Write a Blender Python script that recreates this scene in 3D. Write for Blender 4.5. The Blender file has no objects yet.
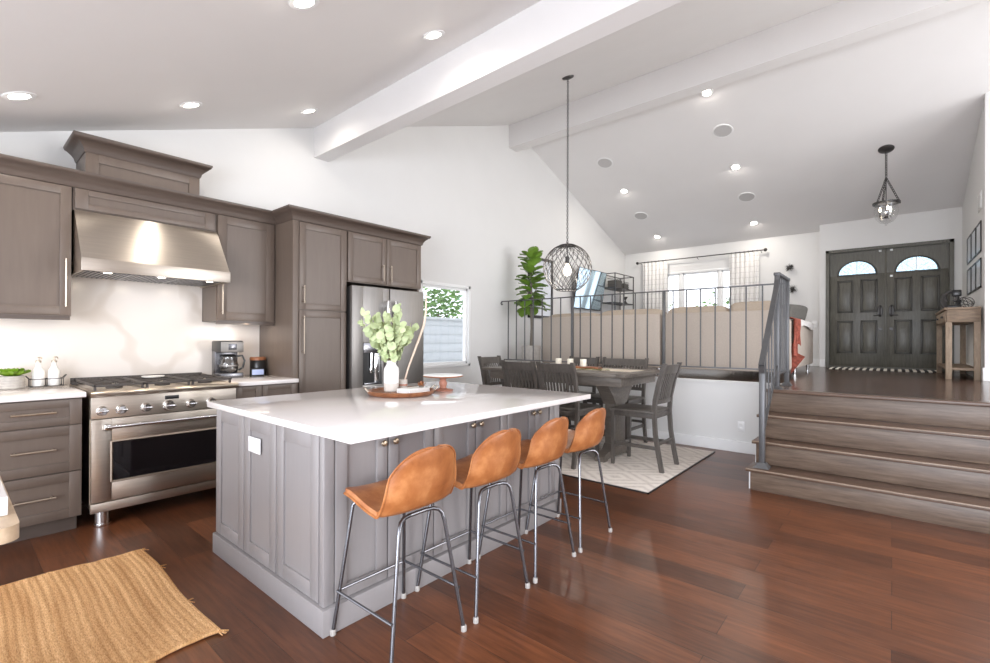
import bpy, bmesh, math, random
from mathutils import Matrix, Vector
random.seed(7)
SC = bpy.context.scene
COL = SC.collection
PI = math.pi
def S(r, g, b):
    f = lambda c: (c/255/12.92) if c/255 <= .04045 else ((c/255+.055)/1.055)**2.4
    return (f(r), f(g), f(b), 1)

# ------------------------------------------------------------------ camera
cd = bpy.data.cameras.new('camera'); cam = bpy.data.objects.new('camera', cd); COL.objects.link(cam)
yaw, pit, rol = math.radians(40.278), math.radians(.1324), math.radians(-.2268)
fw = Vector((-math.sin(yaw)*math.cos(pit), math.cos(yaw)*math.cos(pit), math.sin(pit)))
rt = Vector((math.cos(yaw), math.sin(yaw), 0)); dn = fw.cross(rt)
r2 = math.cos(rol)*rt + math.sin(rol)*dn; d2 = -math.sin(rol)*rt + math.cos(rol)*dn
mw = Matrix.Identity(4)
for i in range(3):
    mw[i][0] = r2[i]; mw[i][1] = -d2[i]; mw[i][2] = -fw[i]
mw[2][3] = 1.3
cam.matrix_world = mw
cd.sensor_width = 36; cd.lens = 468.62/990*36; cd.shift_y = 7.108/990
cd.clip_start = .05; cd.clip_end = 200
SC.camera = cam
# ------------------------------------------------------------------ sky, daylight, exposure
W = bpy.data.worlds.new('sky'); SC.world = W; W.use_nodes = True
bgn = W.node_tree.nodes['Background']; bgn.inputs[0].default_value = (.95, .98, 1.06, 1); bgn.inputs[1].default_value = 2.4
SC.view_settings.view_transform = 'Standard'; SC.view_settings.look = 'None'
SC.view_settings.gamma = 1; SC.view_settings.use_curve_mapping = False
SC.view_settings.exposure = .34
def area(name, loc, aim, sx, sy, power, col=(1, 1, 1), parent=None, shape='RECTANGLE'):
    l = bpy.data.lights.new(name, 'AREA'); l.shape = shape; l.size = sx; l.size_y = sy; l.energy = power; l.color = col
    o = bpy.data.objects.new(name, l); COL.objects.link(o)
    d = Vector(aim) - Vector(loc); o.rotation_euler = d.to_track_quat('-Z', 'Y').to_euler()
    o.location = loc
    if parent: o.parent = parent; o.location = Vector(loc) - ORG[parent]
    return o
# area lamps added as daylight fill, behind the camera and at the open right
area('daylight_fill_back', (.6, -2.8, 1.5), (-1.5, 5, 1.2), 3.6, 2.2, 280, (.84, .90, 1.0))
area('daylight_fill_side', (3.2, 5.3, 1.7), (-2, 4.6, 1.2), 1.6, 2.2, 45, (1.0, .96, .92))
area('daylight_fill_hall', (7.5, 6.6, .5), (-2.5, 8.2, 4.0), 3.0, 3.0, 230, (1.0, .98, .96))  # added to brighten the living room and far ceiling

# ------------------------------------------------------------------ materials
def nm(name):
    m = bpy.data.materials.new(name); m.use_nodes = True
    n = m.node_tree.nodes; return m, m.node_tree, n['Principled BSDF']
def nd(t, kind, **kw):
    n = t.nodes.new(kind)
    for k, v in kw.items(): setattr(n, k, v)
    return n
def coords(t, scale=(1, 1, 1), rot=(0, 0, 0)):
    c = nd(t, 'ShaderNodeTexCoord'); m = nd(t, 'ShaderNodeMapping')
    m.inputs['Scale'].default_value = scale; m.inputs['Rotation'].default_value = rot
    t.links.new(c.outputs['Object'], m.inputs['Vector']); return m.outputs['Vector']
def ramp(t, fac, stops):
    r = nd(t, 'ShaderNodeValToRGB'); e = r.color_ramp.elements
    while len(e) < len(stops): e.new(.5)
    for i, (p, c) in enumerate(stops): e[i].position = p; e[i].color = c
    t.links.new(fac, r.inputs[0]); return r.outputs[0]
def bump(t, b, h, strength=.2, dist=.01):
    n = nd(t, 'ShaderNodeBump'); n.inputs['Strength'].default_value = strength; n.inputs['Distance'].default_value = dist
    t.links.new(h, n.inputs['Height']); t.links.new(n.outputs[0], b.inputs['Normal'])
def noise(t, vec, sc=5, det=4, rough=.55):
    n = nd(t, 'ShaderNodeTexNoise'); n.inputs['Scale'].default_value = sc; n.inputs['Detail'].default_value = det
    n.inputs['Roughness'].default_value = rough; t.links.new(vec, n.inputs['Vector']); return n.outputs['Fac']
def mul(c, k): return (c[0]*k, c[1]*k, c[2]*k, 1)
def paint(name, c, rough=.5, var=.06, sc=6, bmp=0, metal=0, scale=(1, 1, 1), coat=0):
    m, t, b = nm(name)
    v = noise(t, coords(t, scale), sc)
    t.links.new(ramp(t, v, [(.3, mul(c, 1-var)), (.7, mul(c, 1+var))]), b.inputs['Base Color'])
    b.inputs['Roughness'].default_value = rough; b.inputs['Metallic'].default_value = metal
    if coat: b.inputs['Coat Weight'].default_value = coat; b.inputs['Coat Roughness'].default_value = .08
    if bmp: bump(t, b, v, bmp, .01)
    return m
def wood(name, c1, c2, scale, rough=.45, bmp=.15):
    m, t, b = nm(name)
    v = coords(t, scale); n1 = noise(t, v, 3.0, 6, .65)
    t.links.new(ramp(t, n1, [(.28, c1), (.5, mul([(a+d)/2 for a, d in zip(c1, c2)], 1)), (.72, c2)]), b.inputs['Base Color'])
    b.inputs['Roughness'].default_value = rough; bump(t, b, n1, bmp, .004)
    return m
def glass(name, tint=(1, 1, 1, 1), gl=.12):
    m, t, b = nm(name); t.nodes.remove(b)
    tr = nd(t, 'ShaderNodeBsdfTransparent'); tr.inputs[0].default_value = tint
    g = nd(t, 'ShaderNodeBsdfGlossy'); g.inputs['Roughness'].default_value = .02
    mx = nd(t, 'ShaderNodeMixShader'); mx.inputs[0].default_value = gl
    t.links.new(tr.outputs[0], mx.inputs[1]); t.links.new(g.outputs[0], mx.inputs[2])
    t.links.new(mx.outputs[0], t.nodes['Material Output'].inputs[0]); return m
def emit(name, c, s):
    m, t, b = nm(name); b.inputs['Base Color'].default_value = c
    b.inputs['Emission Color'].default_value = c; b.inputs['Emission Strength'].default_value = s; return m
def planks(name, c1, c2, rough, width=1.6, row=.185, rot=0, mortar=.0022):
    m, t, b = nm(name)
    v = coords(t, (1, 1, 1), (0, 0, rot))
    br = nd(t, 'ShaderNodeTexBrick'); br.offset = .37; br.offset_frequency = 2; br.squash_frequency = 3
    t.links.new(v, br.inputs['Vector'])
    br.inputs['Color1'].default_value = c1; br.inputs['Color2'].default_value = c2; br.inputs['Mortar'].default_value = mul(c1, .35)
    br.inputs['Scale'].default_value = 1; br.inputs['Mortar Size'].default_value = mortar; br.inputs['Mortar Smooth'].default_value = .4
    br.inputs['Bias'].default_value = 0; br.inputs['Brick Width'].default_value = width; br.inputs['Row Height'].default_value = row
    g = noise(t, coords(t, (1.3, 16, 1), (0, 0, rot)), 3, 6, .6)
    gr = ramp(t, g, [(.3, (.62, .6, .6, 1)), (.7, (1.3, 1.3, 1.3, 1))])
    g2 = noise(t, coords(t, (1, 2.5, 1), (0, 0, rot)), 1.6, 2, .5)
    gr2 = ramp(t, g2, [(.3, (.8, .8, .8, 1)), (.7, (1.2, 1.2, 1.2, 1))])
    a = nd(t, 'ShaderNodeMix', data_type='RGBA', blend_type='MULTIPLY'); a.inputs[0].default_value = 1
    t.links.new(br.outputs['Color'], a.inputs[6]); t.links.new(gr, a.inputs[7])
    a2 = nd(t, 'ShaderNodeMix', data_type='RGBA', blend_type='MULTIPLY'); a2.inputs[0].default_value = 1
    t.links.new(a.outputs[2], a2.inputs[6]); t.links.new(gr2, a2.inputs[7])
    t.links.new(a2.outputs[2], b.inputs['Base Color'])
    b.inputs['Roughness'].default_value = rough
    inv = nd(t, 'ShaderNodeMath', operation='SUBTRACT'); t.links.new(g2, inv.inputs[0]); t.links.new(br.outputs['Fac'], inv.inputs[1])
    bump(t, b, inv.outputs[0], .25, .006)
    return m
M = {}
def steel(name, c, rough, var, sc, bmp=0, metal=1, scale=(1, 1, 1)):
    m = paint(name, c, rough, var, sc, bmp, metal, scale); t = m.node_tree; b = t.nodes['Principled BSDF']
    tn = nd(t, 'ShaderNodeTangent', direction_type='RADIAL', axis='Z'); t.links.new(tn.outputs[0], b.inputs['Tangent'])
    b.inputs['Anisotropic'].default_value = .75; b.inputs['Anisotropic Rotation'].default_value = .25
    return m
M['wall'] = paint('wall_paint', S(222, 221, 219), .7, .012, 2)
M['ceiling'] = paint('ceiling_paint', S(232, 230, 229), .8, .012, 2)
M['trim'] = paint('white_trim', S(238, 238, 237), .4, .01)
M['floor'] = planks('dark_floorboards', S(114, 68, 42), S(80, 47, 30), .3)
M['floor2'] = planks('upper_floorboards', S(92, 70, 58), S(74, 56, 48), .2)  # same boards as below, greyed to stand in for reflected light
M['stair'] = wood('stair_wood', S(84, 68, 57), S(128, 109, 93), (1.2, 14, 14), .4, .25)
M['tread'] = wood('tread_wood', S(84, 64, 52), S(112, 90, 76), (1.2, 14, 14), .35, .2)
M['nosing'] = wood('nosing_highlight_wood', S(132, 114, 98), S(166, 148, 130), (1.2, 14, 14), .3)  # paler wood, paints the highlight on the step edges
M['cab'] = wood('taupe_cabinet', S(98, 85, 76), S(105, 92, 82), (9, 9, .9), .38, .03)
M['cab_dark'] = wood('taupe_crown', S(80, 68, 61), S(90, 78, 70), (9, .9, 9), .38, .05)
M['isl'] = paint('grey_island_paint', S(138, 133, 132), .36, .02, 6, 0, 0, (9, 9, .9))
M['quartz'] = paint('white_quartz', S(226, 220, 217), .1, .015, 3)
M['steel'] = steel('brushed_steel', S(200, 190, 178), .34, .05, 4, 0, 1, (1, 1, 22))
M['steel2'] = paint('fridge_steel', S(150, 147, 144), .48, .05, 4, 0, 1, (14, 14, .8))
M['nickel'] = paint('satin_nickel', S(186, 172, 156), .38, .02, 6, 0, 1)
M['chrome'] = paint('polished_chrome', S(225, 225, 225), .1, .02, 6, 0, 1)
M['brass'] = paint('aged_brass', S(178, 162, 140), .35, .04, 6, 0, 1)
M['iron'] = paint('cast_iron', S(66, 60, 56), .5, .08, 30, .1)
M['black'] = paint('black_plastic', S(30, 29, 29), .3, .05)
M['blackglass'] = paint('dark_oven_glass', S(16, 12, 14), .05, .05)
M['dark_metal'] = paint('dark_metal', S(74, 72, 71), .4, .06, 20, 0, .6)
M['rail'] = paint('grey_iron_railing', S(98, 98, 99), .42, .05, 20, 0, .5)
M['gun'] = paint('gunmetal_leg', S(122, 122, 126), .25, .03, 20, 0, .9)
M['pad'] = paint('clear_foot_pad', S(160, 154, 148), .4, .03)
M['table'] = wood('weathered_grey_wood', S(84, 77, 70), S(116, 107, 98), (2, 12, 12), .42, .15)
M['chair'] = wood('dark_grey_chair_wood', S(72, 67, 63), S(96, 90, 84), (9, 9, 1.5), .38, .1)
M['sofa'] = paint('beige_linen', S(188, 176, 164), .95, .05, 60, .15)
M['sofa2'] = paint('beige_linen_cushion', S(180, 165, 148), .95, .06, 50, .15)
M['white_cer'] = paint('white_ceramic', S(236, 234, 230), .3, .02)
M['sand'] = paint('raw_stoneware', S(205, 196, 186), .8, .05, 40)
M['gloss_white'] = paint('white_plastic', S(238, 238, 238), .35, .01)
M['leafy'] = paint('fig_leaf', S(112, 146, 56), .35, .3, 5)
M['succ'] = paint('succulent_green', S(104, 138, 30), .4, .2, 9)
M['euc'] = paint('eucalyptus_green', S(184, 196, 150), .6, .16, 12)
M['stem'] = paint('plant_stem', S(112, 100, 66), .7, .1)
M['bark'] = paint('fig_trunk', S(110, 102, 92), .8, .15, 20)
M['soil'] = paint('mossy_soil', S(96, 92, 60), .95, .3, 50, .4)
M['concrete'] = paint('mottled_concrete', S(176, 170, 163), .85, .12, 25, .1)
M['acacia'] = wood('acacia_wood', S(112, 66, 40), S(158, 102, 66), (2, 16, 2), .4, .1)
M['pinkwood'] = wood('reddish_turned_wood', S(160, 106, 86), S(188, 132, 110), (14, 14, 3), .4)
M['palewood'] = wood('pale_beige_wood', S(204, 180, 160), S(222, 200, 182), (3, 14, 14), .35)
M['ledge_wood'] = wood('beige_ledge_wood', S(176, 152, 124), S(196, 172, 144), (3, 14, 14), .4)
M['rustic'] = wood('rustic_pine', S(122, 104, 86), S(160, 141, 120), (14, 14, 3), .6, .3)
M['rustic_x'] = wood('rustic_pine_top', S(100, 84, 69), S(146, 125, 104), (3, 14, 14), .6, .3)
M['door'] = wood('grey_stained_oak', S(74, 72, 64), S(104, 101, 90), (14, 14, 1.6), .4, .25)
M['door_d'] = wood('dark_panel_moulding', S(52, 50, 45), S(72, 69, 62), (14, 14, 1.6), .4, .2)
M['wax'] = paint('ivory_wax', S(246, 242, 226), .5, .01)
M['runner'] = paint('beige_linen_runner', S(214, 202, 184), .9, .06, 50, .1)
M['fabric_rust'] = paint('rust_knit', S(146, 78, 64), .95, .4, 30, .5)
M['fabric_grey'] = paint('grey_pillow_cloth', S(100, 97, 92), .95, .08, 40, .1)
M['fabric_white'] = paint('white_throw_cloth', S(222, 218, 214), .95, .06, 30, .1)
M['glass'] = glass('clear_glass', (.96, .96, .96, 1), .16)
M['glass_b'] = glass('window_glass', (.98, .99, 1, 1), .05)
M['carafe'] = glass('smoky_carafe_glass', (.55, .53, .5, 1), .2)
M['lamp'] = emit('lamp_diffuser', (1, .93, .82, 1), 14)
M['bulb'] = emit('warm_bulb', (1, .84, .64, 1), 9)
M['screen'] = paint('glossy_screen', S(176, 198, 210), .06, .0, 1, 0, .8)  # pale blue base colour stands in for reflected window light
M['mat_art'] = paint('pale_print', S(222, 226, 232), .3, .08, 5)
M['grey_lens'] = paint('speaker_grille', S(196, 194, 193), .8, .03, 60)
M['lcd'] = emit('small_display', S(150, 160, 190), .5)
M['fence'] = paint('pale_block_fence', S(176, 180, 182), .8, .03)
M['ground'] = paint('pale_bounce_ground', S(240, 238, 234), .9, .06)  # paled to bounce more light up to the ceiling
M['bush'] = paint('garden_leaf', S(96, 128, 70), .7, .3, 4)
def mk_slab():
    m, t, b = nm('veined_backsplash_slab')
    v = coords(t, (1, 1, 1)); w = nd(t, 'ShaderNodeTexWave'); w.inputs['Scale'].default_value = .5; w.inputs['Distortion'].default_value = 9
    w.inputs['Detail'].default_value = 4; w.inputs['Detail Scale'].default_value = 1.2; t.links.new(v, w.inputs['Vector'])
    t.links.new(ramp(t, w.outputs['Fac'], [(.0, S(204, 194, 184)), (.03, S(215, 207, 199)), (1, S(218, 210, 203))]), b.inputs['Base Color'])
    b.inputs['Roughness'].default_value = .2; return m
M['slab'] = mk_slab()
def mk_leather():
    m, t, b = nm('tan_leather'); v = coords(t); n1 = noise(t, v, 9, 5, .6)
    t.links.new(ramp(t, n1, [(.3, S(136, 78, 40)), (.5, S(162, 100, 56)), (.7, S(188, 128, 80))]), b.inputs['Base Color'])
    b.inputs['Roughness'].default_value = .36; bump(t, b, noise(t, v, 160, 2), .08, .002); return m
M['leather'] = mk_leather()
def mk_jute():
    m, t, b = nm('braided_jute'); v = coords(t, (1, 1, 1))
    n1 = noise(t, coords(t, (8, 32, 1)), 7, 5, .75); n2 = noise(t, coords(t, (.5, 9, 1)), 2, 2, .5)
    c = ramp(t, n1, [(.3, S(166, 110, 62)), (.5, S(222, 174, 120)), (.7, S(244, 212, 168))])
    c2 = ramp(t, n2, [(.35, (.80, .70, .58, 1)), (.6, (1.1, 1.08, 1.05, 1))])
    a = nd(t, 'ShaderNodeMix', data_type='RGBA', blend_type='MULTIPLY'); a.inputs[0].default_value = 1
    t.links.new(c, a.inputs[6]); t.links.new(c2, a.inputs[7]); t.links.new(a.outputs[2], b.inputs['Base Color'])
    b.inputs['Roughness'].default_value = .95; bump(t, b, n1, .8, .01); return m
M['jute'] = mk_jute()
def mnode(t, op, a, b=None):
    n = nd(t, 'ShaderNodeMath', operation=op)
    for i, x in enumerate((a, b)):
        if x is None: continue
        if isinstance(x, (int, float)): n.inputs[i].default_value = x
        else: t.links.new(x, n.inputs[i])
    return n.outputs[0]
def mk_rug():
    m, t, b = nm('pale_lozenge_rug'); v = coords(t)
    s = nd(t, 'ShaderNodeSeparateXYZ'); t.links.new(v, s.inputs[0])
    px = mnode(t, 'PINGPONG', mnode(t, 'MULTIPLY', s.outputs[0], 1.0), .32); py = mnode(t, 'PINGPONG', mnode(t, 'MULTIPLY', s.outputs[1], 1.0), .24)
    d = mnode(t, 'PINGPONG', mnode(t, 'ADD', px, mnode(t, 'MULTIPLY', py, 1.3)), .075)
    nn = noise(t, v, 26, 4, .7)
    d2 = mnode(t, 'ADD', mnode(t, 'MULTIPLY', d, 9), mnode(t, 'MULTIPLY', nn, .95))
    t.links.new(ramp(t, d2, [(.3, S(180, 170, 161)), (.6, S(200, 190, 180)), (.95, S(216, 207, 197))]), b.inputs['Base Color'])
    b.inputs['Roughness'].default_value = .95; bump(t, b, nn, .3, .004); return m
M['rug'] = mk_rug()
def mk_curtain():
    m, t, b = nm('windowpane_check_cloth'); v = coords(t)
    s = nd(t, 'ShaderNodeSeparateXYZ'); t.links.new(v, s.inputs[0])
    gx = mnode(t, 'PINGPONG', s.outputs[0], .045); gz = mnode(t, 'PINGPONG', s.outputs[2], .055)
    l = mnode(t, 'MINIMUM', gx, gz)
    t.links.new(ramp(t, mnode(t, 'MULTIPLY', l, 50), [(.05, S(165, 163, 161)), (.14, S(236, 234, 231))]), b.inputs['Base Color'])
    b.inputs['Roughness'].default_value = .9; b.inputs['Transmission Weight'].default_value = 0
    return m
M['curtain'] = mk_curtain()
def mk_etched():
    m, t, b = nm('etched_leaded_glass'); v = coords(t, (1, 1, 1)); t.nodes.remove(b)
    vo = nd(t, 'ShaderNodeTexVoronoi', feature='DISTANCE_TO_EDGE'); vo.inputs['Scale'].default_value = 22; t.links.new(v, vo.inputs['Vector'])
    c = ramp(t, vo.outputs['Distance'], [(.0, S(150, 168, 176)), (.05, S(214, 232, 240))])
    tr = nd(t, 'ShaderNodeBsdfTransparent'); t.links.new(c, tr.inputs[0])
    g = nd(t, 'ShaderNodeBsdfGlossy'); g.inputs['Roughness'].default_value = .1
    mx = nd(t, 'ShaderNodeMixShader'); mx.inputs[0].default_value = .08
    t.links.new(tr.outputs[0], mx.inputs[1]); t.links.new(g.outputs[0], mx.inputs[2]); t.links.new(mx.outputs[0], t.nodes['Material Output'].inputs[0])
    return m
M['etched'] = mk_etched()
def mk_stripe():
    m, t, b = nm('woven_striped_mat'); v = coords(t)
    s = nd(t, 'ShaderNodeSeparateXYZ'); t.links.new(v, s.inputs[0])
    gx = mnode(t, 'PINGPONG', s.outputs[0], .045)
    t.links.new(ramp(t, mnode(t, 'MULTIPLY', gx, 22), [(.45, S(40, 38, 37)), (.55, S(230, 224, 212))]), b.inputs['Base Color'])
    b.inputs['Roughness'].default_value = .95; return m
M['stripe'] = mk_stripe()

# ------------------------------------------------------------------ mesh helpers
ORG = {}
class MB:
    def __init__(s): s.bm = bmesh.new()
    def raw(s, vs, fs):
        v = [s.bm.verts.new(p) for p in vs]
        for f in fs:
            try: s.bm.faces.new([v[i] for i in f])
            except ValueError: pass
        return v
    def box(s, a, b, bev=0, seg=2):
        x0, x1 = sorted((a[0], b[0])); y0, y1 = sorted((a[1], b[1])); z0, z1 = sorted((a[2], b[2]))
        v = s.raw([(x0, y0, z0), (x1, y0, z0), (x1, y1, z0), (x0, y1, z0), (x0, y0, z1), (x1, y0, z1), (x1, y1, z1), (x0, y1, z1)],
                  [(0, 3, 2, 1), (4, 5, 6, 7), (0, 1, 5, 4), (1, 2, 6, 5), (2, 3, 7, 6), (3, 0, 4, 7)])
        if bev:
            es = list({e for q in v for e in q.link_edges})
            bmesh.ops.bevel(s.bm, geom=es, offset=min(bev, .45*min(x1-x0, y1-y0, z1-z0)), segments=seg, profile=.5, affect='EDGES')
        return s
    def hexa(s, bot, top):   # bot, top: four points each
        s.raw(list(bot)+list(top), [(0, 3, 2, 1), (4, 5, 6, 7), (0, 1, 5, 4), (1, 2, 6, 5), (2, 3, 7, 6), (3, 0, 4, 7)]); return s
    def prism(s, poly, fn, a, b):   # poly list of 2D pts; fn(p, t) -> 3D
        n = len(poly); vs = [fn(p, a) for p in poly]+[fn(p, b) for p in poly]
        fs = [tuple(range(n))[::-1], tuple(range(n, 2*n))]+[(i, (i+1) % n, n+(i+1) % n, n+i) for i in range(n)]
        s.raw(vs, fs); return s
    def cyl(s, p0, p1, r, r1=None, seg=16):
        return s.tube([p0, p1], [r, r if r1 is None else r1], seg)
    def tube(s, pts, r, seg=8, closed=False):
        P = [Vector(p) for p in pts]; n = len(P); rr = r if isinstance(r, (list, tuple)) else [r]*n
        def tan(i):
            if closed: return (P[(i+1) % n]-P[(i-1) % n]).normalized()
            if i == 0: return (P[1]-P[0]).normalized()
            if i == n-1: return (P[-1]-P[-2]).normalized()
            return ((P[i+1]-P[i]).normalized()+(P[i]-P[i-1]).normalized()).normalized()
        t0 = tan(0); u = t0.orthogonal().normalized(); rings = []
        for i in range(n):
            t = tan(i); u = (u-t*u.dot(t))
            u = u.normalized() if u.length > 1e-6 else t.orthogonal().normalized()
            w = t.cross(u)
            rings.append([s.bm.verts.new(P[i]+rr[i]*(math.cos(2*PI*k/seg)*u+math.sin(2*PI*k/seg)*w)) for k in range(seg)])
        for i in range(n if closed else n-1):
            A, B = rings[i], rings[(i+1) % n]
            off = 0
            if closed and i == n-1:
                off = min(range(seg), key=lambda o: (A[0].co-B[o].co).length)
            for k in range(seg):
                try: s.bm.faces.new((A[k], A[(k+1) % seg], B[(k+1+off) % seg], B[(k+off) % seg]))
                except ValueError: pass
        if not closed:
            s.bm.faces.new(rings[0][::-1]); s.bm.faces.new(rings[-1])
        return s
    def lathe(s, prof, c=(0, 0, 0), seg=24):
        rings = []
        for r, z in prof:
            if r < 1e-6: rings.append([s.bm.verts.new((c[0], c[1], c[2]+z))])
            else: rings.append([s.bm.verts.new((c[0]+r*math.cos(2*PI*k/seg), c[1]+r*math.sin(2*PI*k/seg), c[2]+z)) for k in range(seg)])
        for A, B in zip(rings, rings[1:]):
            for k in range(seg):
                k2 = (k+1) % seg
                if len(A) == 1 and len(B) == 1: continue
                if len(A) == 1: s.bm.faces.new((A[0], B[k2], B[k]))
                elif len(B) == 1: s.bm.faces.new((A[k], A[k2], B[0]))
                else: s.bm.faces.new((A[k], A[k2], B[k2], B[k]))
        return s
    def grid(s, fn, nu, nv):
        g = [[s.bm.verts.new(fn(i/nu, j/nv)) for j in range(nv+1)] for i in range(nu+1)]
        for i in range(nu):
            for j in range(nv): s.bm.faces.new((g[i][j], g[i+1][j], g[i+1][j+1], g[i][j+1]))
        return s
    def xf(s, Mx):
        bmesh.ops.transform(s.bm, matrix=Mx, verts=s.bm.verts); return s
    def thick(s, d):
        bmesh.ops.recalc_face_normals(s.bm, faces=s.bm.faces)
        bmesh.ops.solidify(s.bm, geom=list(s.bm.faces), thickness=d); return s
    def build(s, name, mat, parent=None, smooth=True, loc=None, angle=40):
        bm = s.bm
        bmesh.ops.recalc_face_normals(bm, faces=bm.faces)
        if parent is not None: org = ORG[parent]
        elif loc is not None: org = Vector(loc)
        else:
            xs = [v.co for v in bm.verts]
            org = Vector(((min(v.x for v in xs)+max(v.x for v in xs))/2, (min(v.y for v in xs)+max(v.y for v in xs))/2, min(v.z for v in xs)))
        bmesh.ops.translate(bm, verts=bm.verts, vec=-org)
        me = bpy.data.meshes.new(name); bm.to_mesh(me); bm.free()
        me.materials.append(M[mat] if isinstance(mat, str) else mat)
        if smooth:
            for p in me.polygons: p.use_smooth = True
            me.set_sharp_from_angle(angle=math.radians(angle))
        o = bpy.data.objects.new(name, me); COL.objects.link(o)
        if parent is not None: o.parent = parent
        else: o.location = org
        ORG[o] = org.copy()
        return o
def tag(o, label=None, cat=None, group=None, kind=None):
    if label: o['label'] = label
    if cat: o['category'] = cat
    if group: o['group'] = group
    if kind: o['kind'] = kind
    return o
def thing(name, label, cat, loc, group=None, kind=None):
    o = bpy.data.objects.new(name, None); COL.objects.link(o); o.location = loc; o.empty_display_size = .05
    ORG[o] = Vector(loc); return tag(o, label, cat, group, kind)
def kids(o): return [c for c in bpy.data.objects if c.parent == o]
def copy_tree(o, parent=None):
    c = o.copy(); COL.objects.link(c)
    if parent is not None: c.parent = parent
    for ch in kids(o): copy_tree(ch, c)
    return c
def place(o, loc, rz=0): o.location = loc; o.rotation_euler = (0, 0, rz)
def struct(mb, name, mat, label=None, smooth=False, parent=None, loc=(0, 0, 0)):
    o = mb.build(name, mat, parent, smooth, loc if parent is None else None)
    if parent is None: o['kind'] = 'structure'
    if label: o['label'] = label
    return o

# ================================================================== THE SETTING
XW, ZP = -5.0, .82                        # left wall face, raised floor height
YR = 6.334; YF = 10.82; YD = 10.6; XR = .86
ck = lambda y: 2.714+.36*y                # kitchen slope
cf = lambda y: 7.262-.358*y               # living slope
struct(MB().box((-5.2, -1.6, -.1), (3.4, 6.1, 0)), 'floor', 'floor', 'dark reddish brown plank floor of the kitchen and dining area')
fl = MB().box((-5.2, 6.05, .60), (-.945, 11.0, ZP)).box((-.945, 5.29, .60), (3.4, 11.0, ZP))
struct(fl, 'floor_upper', 'floor2', 'raised brown plank floor of the living room and entry')
pl = MB().box((-.945, 5.31, 0), (3.4, 10.9, .60)).box((-5.2, 6.1, 0), (-.945, 10.9, .60))
struct(pl, 'floor_base', 'trim', 'plain base below the raised floor')
ce = MB()
ce.hexa([(-5.2, -1.2, ck(-1.2)), (3.4, -1.2, ck(-1.2)), (3.4, YR, ck(YR)), (-5.2, YR, ck(YR))], [(-5.2, -1.2, ck(-1.2)+.15), (3.4, -1.2, ck(-1.2)+.15), (3.4, YR, ck(YR)+.15), (-5.2, YR, ck(YR)+.15)])
ce.hexa([(-5.2, YR, cf(YR)), (3.4, YR, cf(YR)), (3.4, 11, cf(11)), (-5.2, 11, cf(11))], [(-5.2, YR, cf(YR)+.15), (3.4, YR, cf(YR)+.15), (3.4, 11, cf(11)+.15), (-5.2, 11, cf(11)+.15)])
struct(ce, 'ceiling', 'ceiling', 'white vaulted ceiling with two slopes')
# left gable wall with the kitchen window hole
WY0, WY1, WZ0, WZ1 = 4.28, 5.30, .89, 2.125
top = lambda y: ck(y)+.05 if y < YR else cf(y)+.05
def gable(mb, ys, z0):
    poly = [(ys[0], z0), (ys[-1], z0)]+[(y, top(y)) for y in reversed(ys)]
    mb.prism(poly, lambda p, t: (t, p[0], p[1]), XW-.16, XW)
w = MB(); gable(w, [-1.2, WY0], 0); gable(w, [WY0, WY1], WZ1); w.box((XW-.16, WY0, 0), (XW, WY1, WZ0)); gable(w, [WY1, YR, 11], 0)
struct(w, 'wall_left', 'wall', 'white gable wall of the kitchen and living room')
# half wall below the railing
struct(MB().box((XW, 6.02, 0), (-.945, 6.10, .795)).box((XW, 6.0, .795), (-.93, 6.10, .822)), 'wall_half', 'wall', 'white half wall below the iron railing')
struct(MB().box((-.96, 4.60, 0), (-.945, 6.02, .17)).box((-.96, 4.85, .17), (-.945, 6.02, .37)).box((-.96, 5.05, .37), (-.945, 6.02, .59)).box((-.96, 5.3, .59), (-.945, 6.02, .79)), 'trim_1', 'trim', 'white skirt closing the side of the steps')
# far wall with window hole
VX0, VX1, VZ0, VZ1 = -4.02, -2.42, 1.55, 2.86
w = MB()
zt = cf(YF)+.05
w.box((XW, YF, ZP), (VX0, YF+.15, zt)).box((VX1, YF, ZP), (-.98, YF+.15, zt)).box((VX0, YF, ZP), (VX1, YF+.15, VZ0)).box((VX0, YF, VZ1), (VX1, YF+.15, zt))
struct(w, 'wall_far', 'wall', 'white living room wall behind the sofa')
DX0, DX1, DZ1 = -.94, .765, 2.965
w = MB(); zt = cf(YD)+.06
w.box((-1.04, YD, ZP), (DX0, YD+.22, zt)).box((DX1, YD, ZP), (1.1, YD+.22, zt)).box((DX0, YD, DZ1), (DX1, YD+.22, zt))
struct(w, 'wall_entry', 'wall', 'white wall around the double front doors')
w = MB(); w.prism([(8.2, ZP), (YD+.2, ZP), (YD+.2, cf(YD)+.0), (8.2, cf(8.2)+.05)], lambda p, t: (t, p[0], p[1]), XR, XR+.15)
struct(w, 'wall_right', 'wall', 'white wall beside the entry with the framed prints')
struct(MB().box((XR+.15, 8.2, ZP), (3.4, 8.35, cf(8.2)+.05)), 'wall_return', 'wall', 'white wall turning right at the end of the entry')
struct(MB().box((3.4, -.2, -.1), (3.55, 2.2, ck(2.2)+.05)), 'wall_light_block', 'wall', 'unseen white wall added to keep sky light off the kitchen')  # added out of view to cut the sky light from the right
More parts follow.
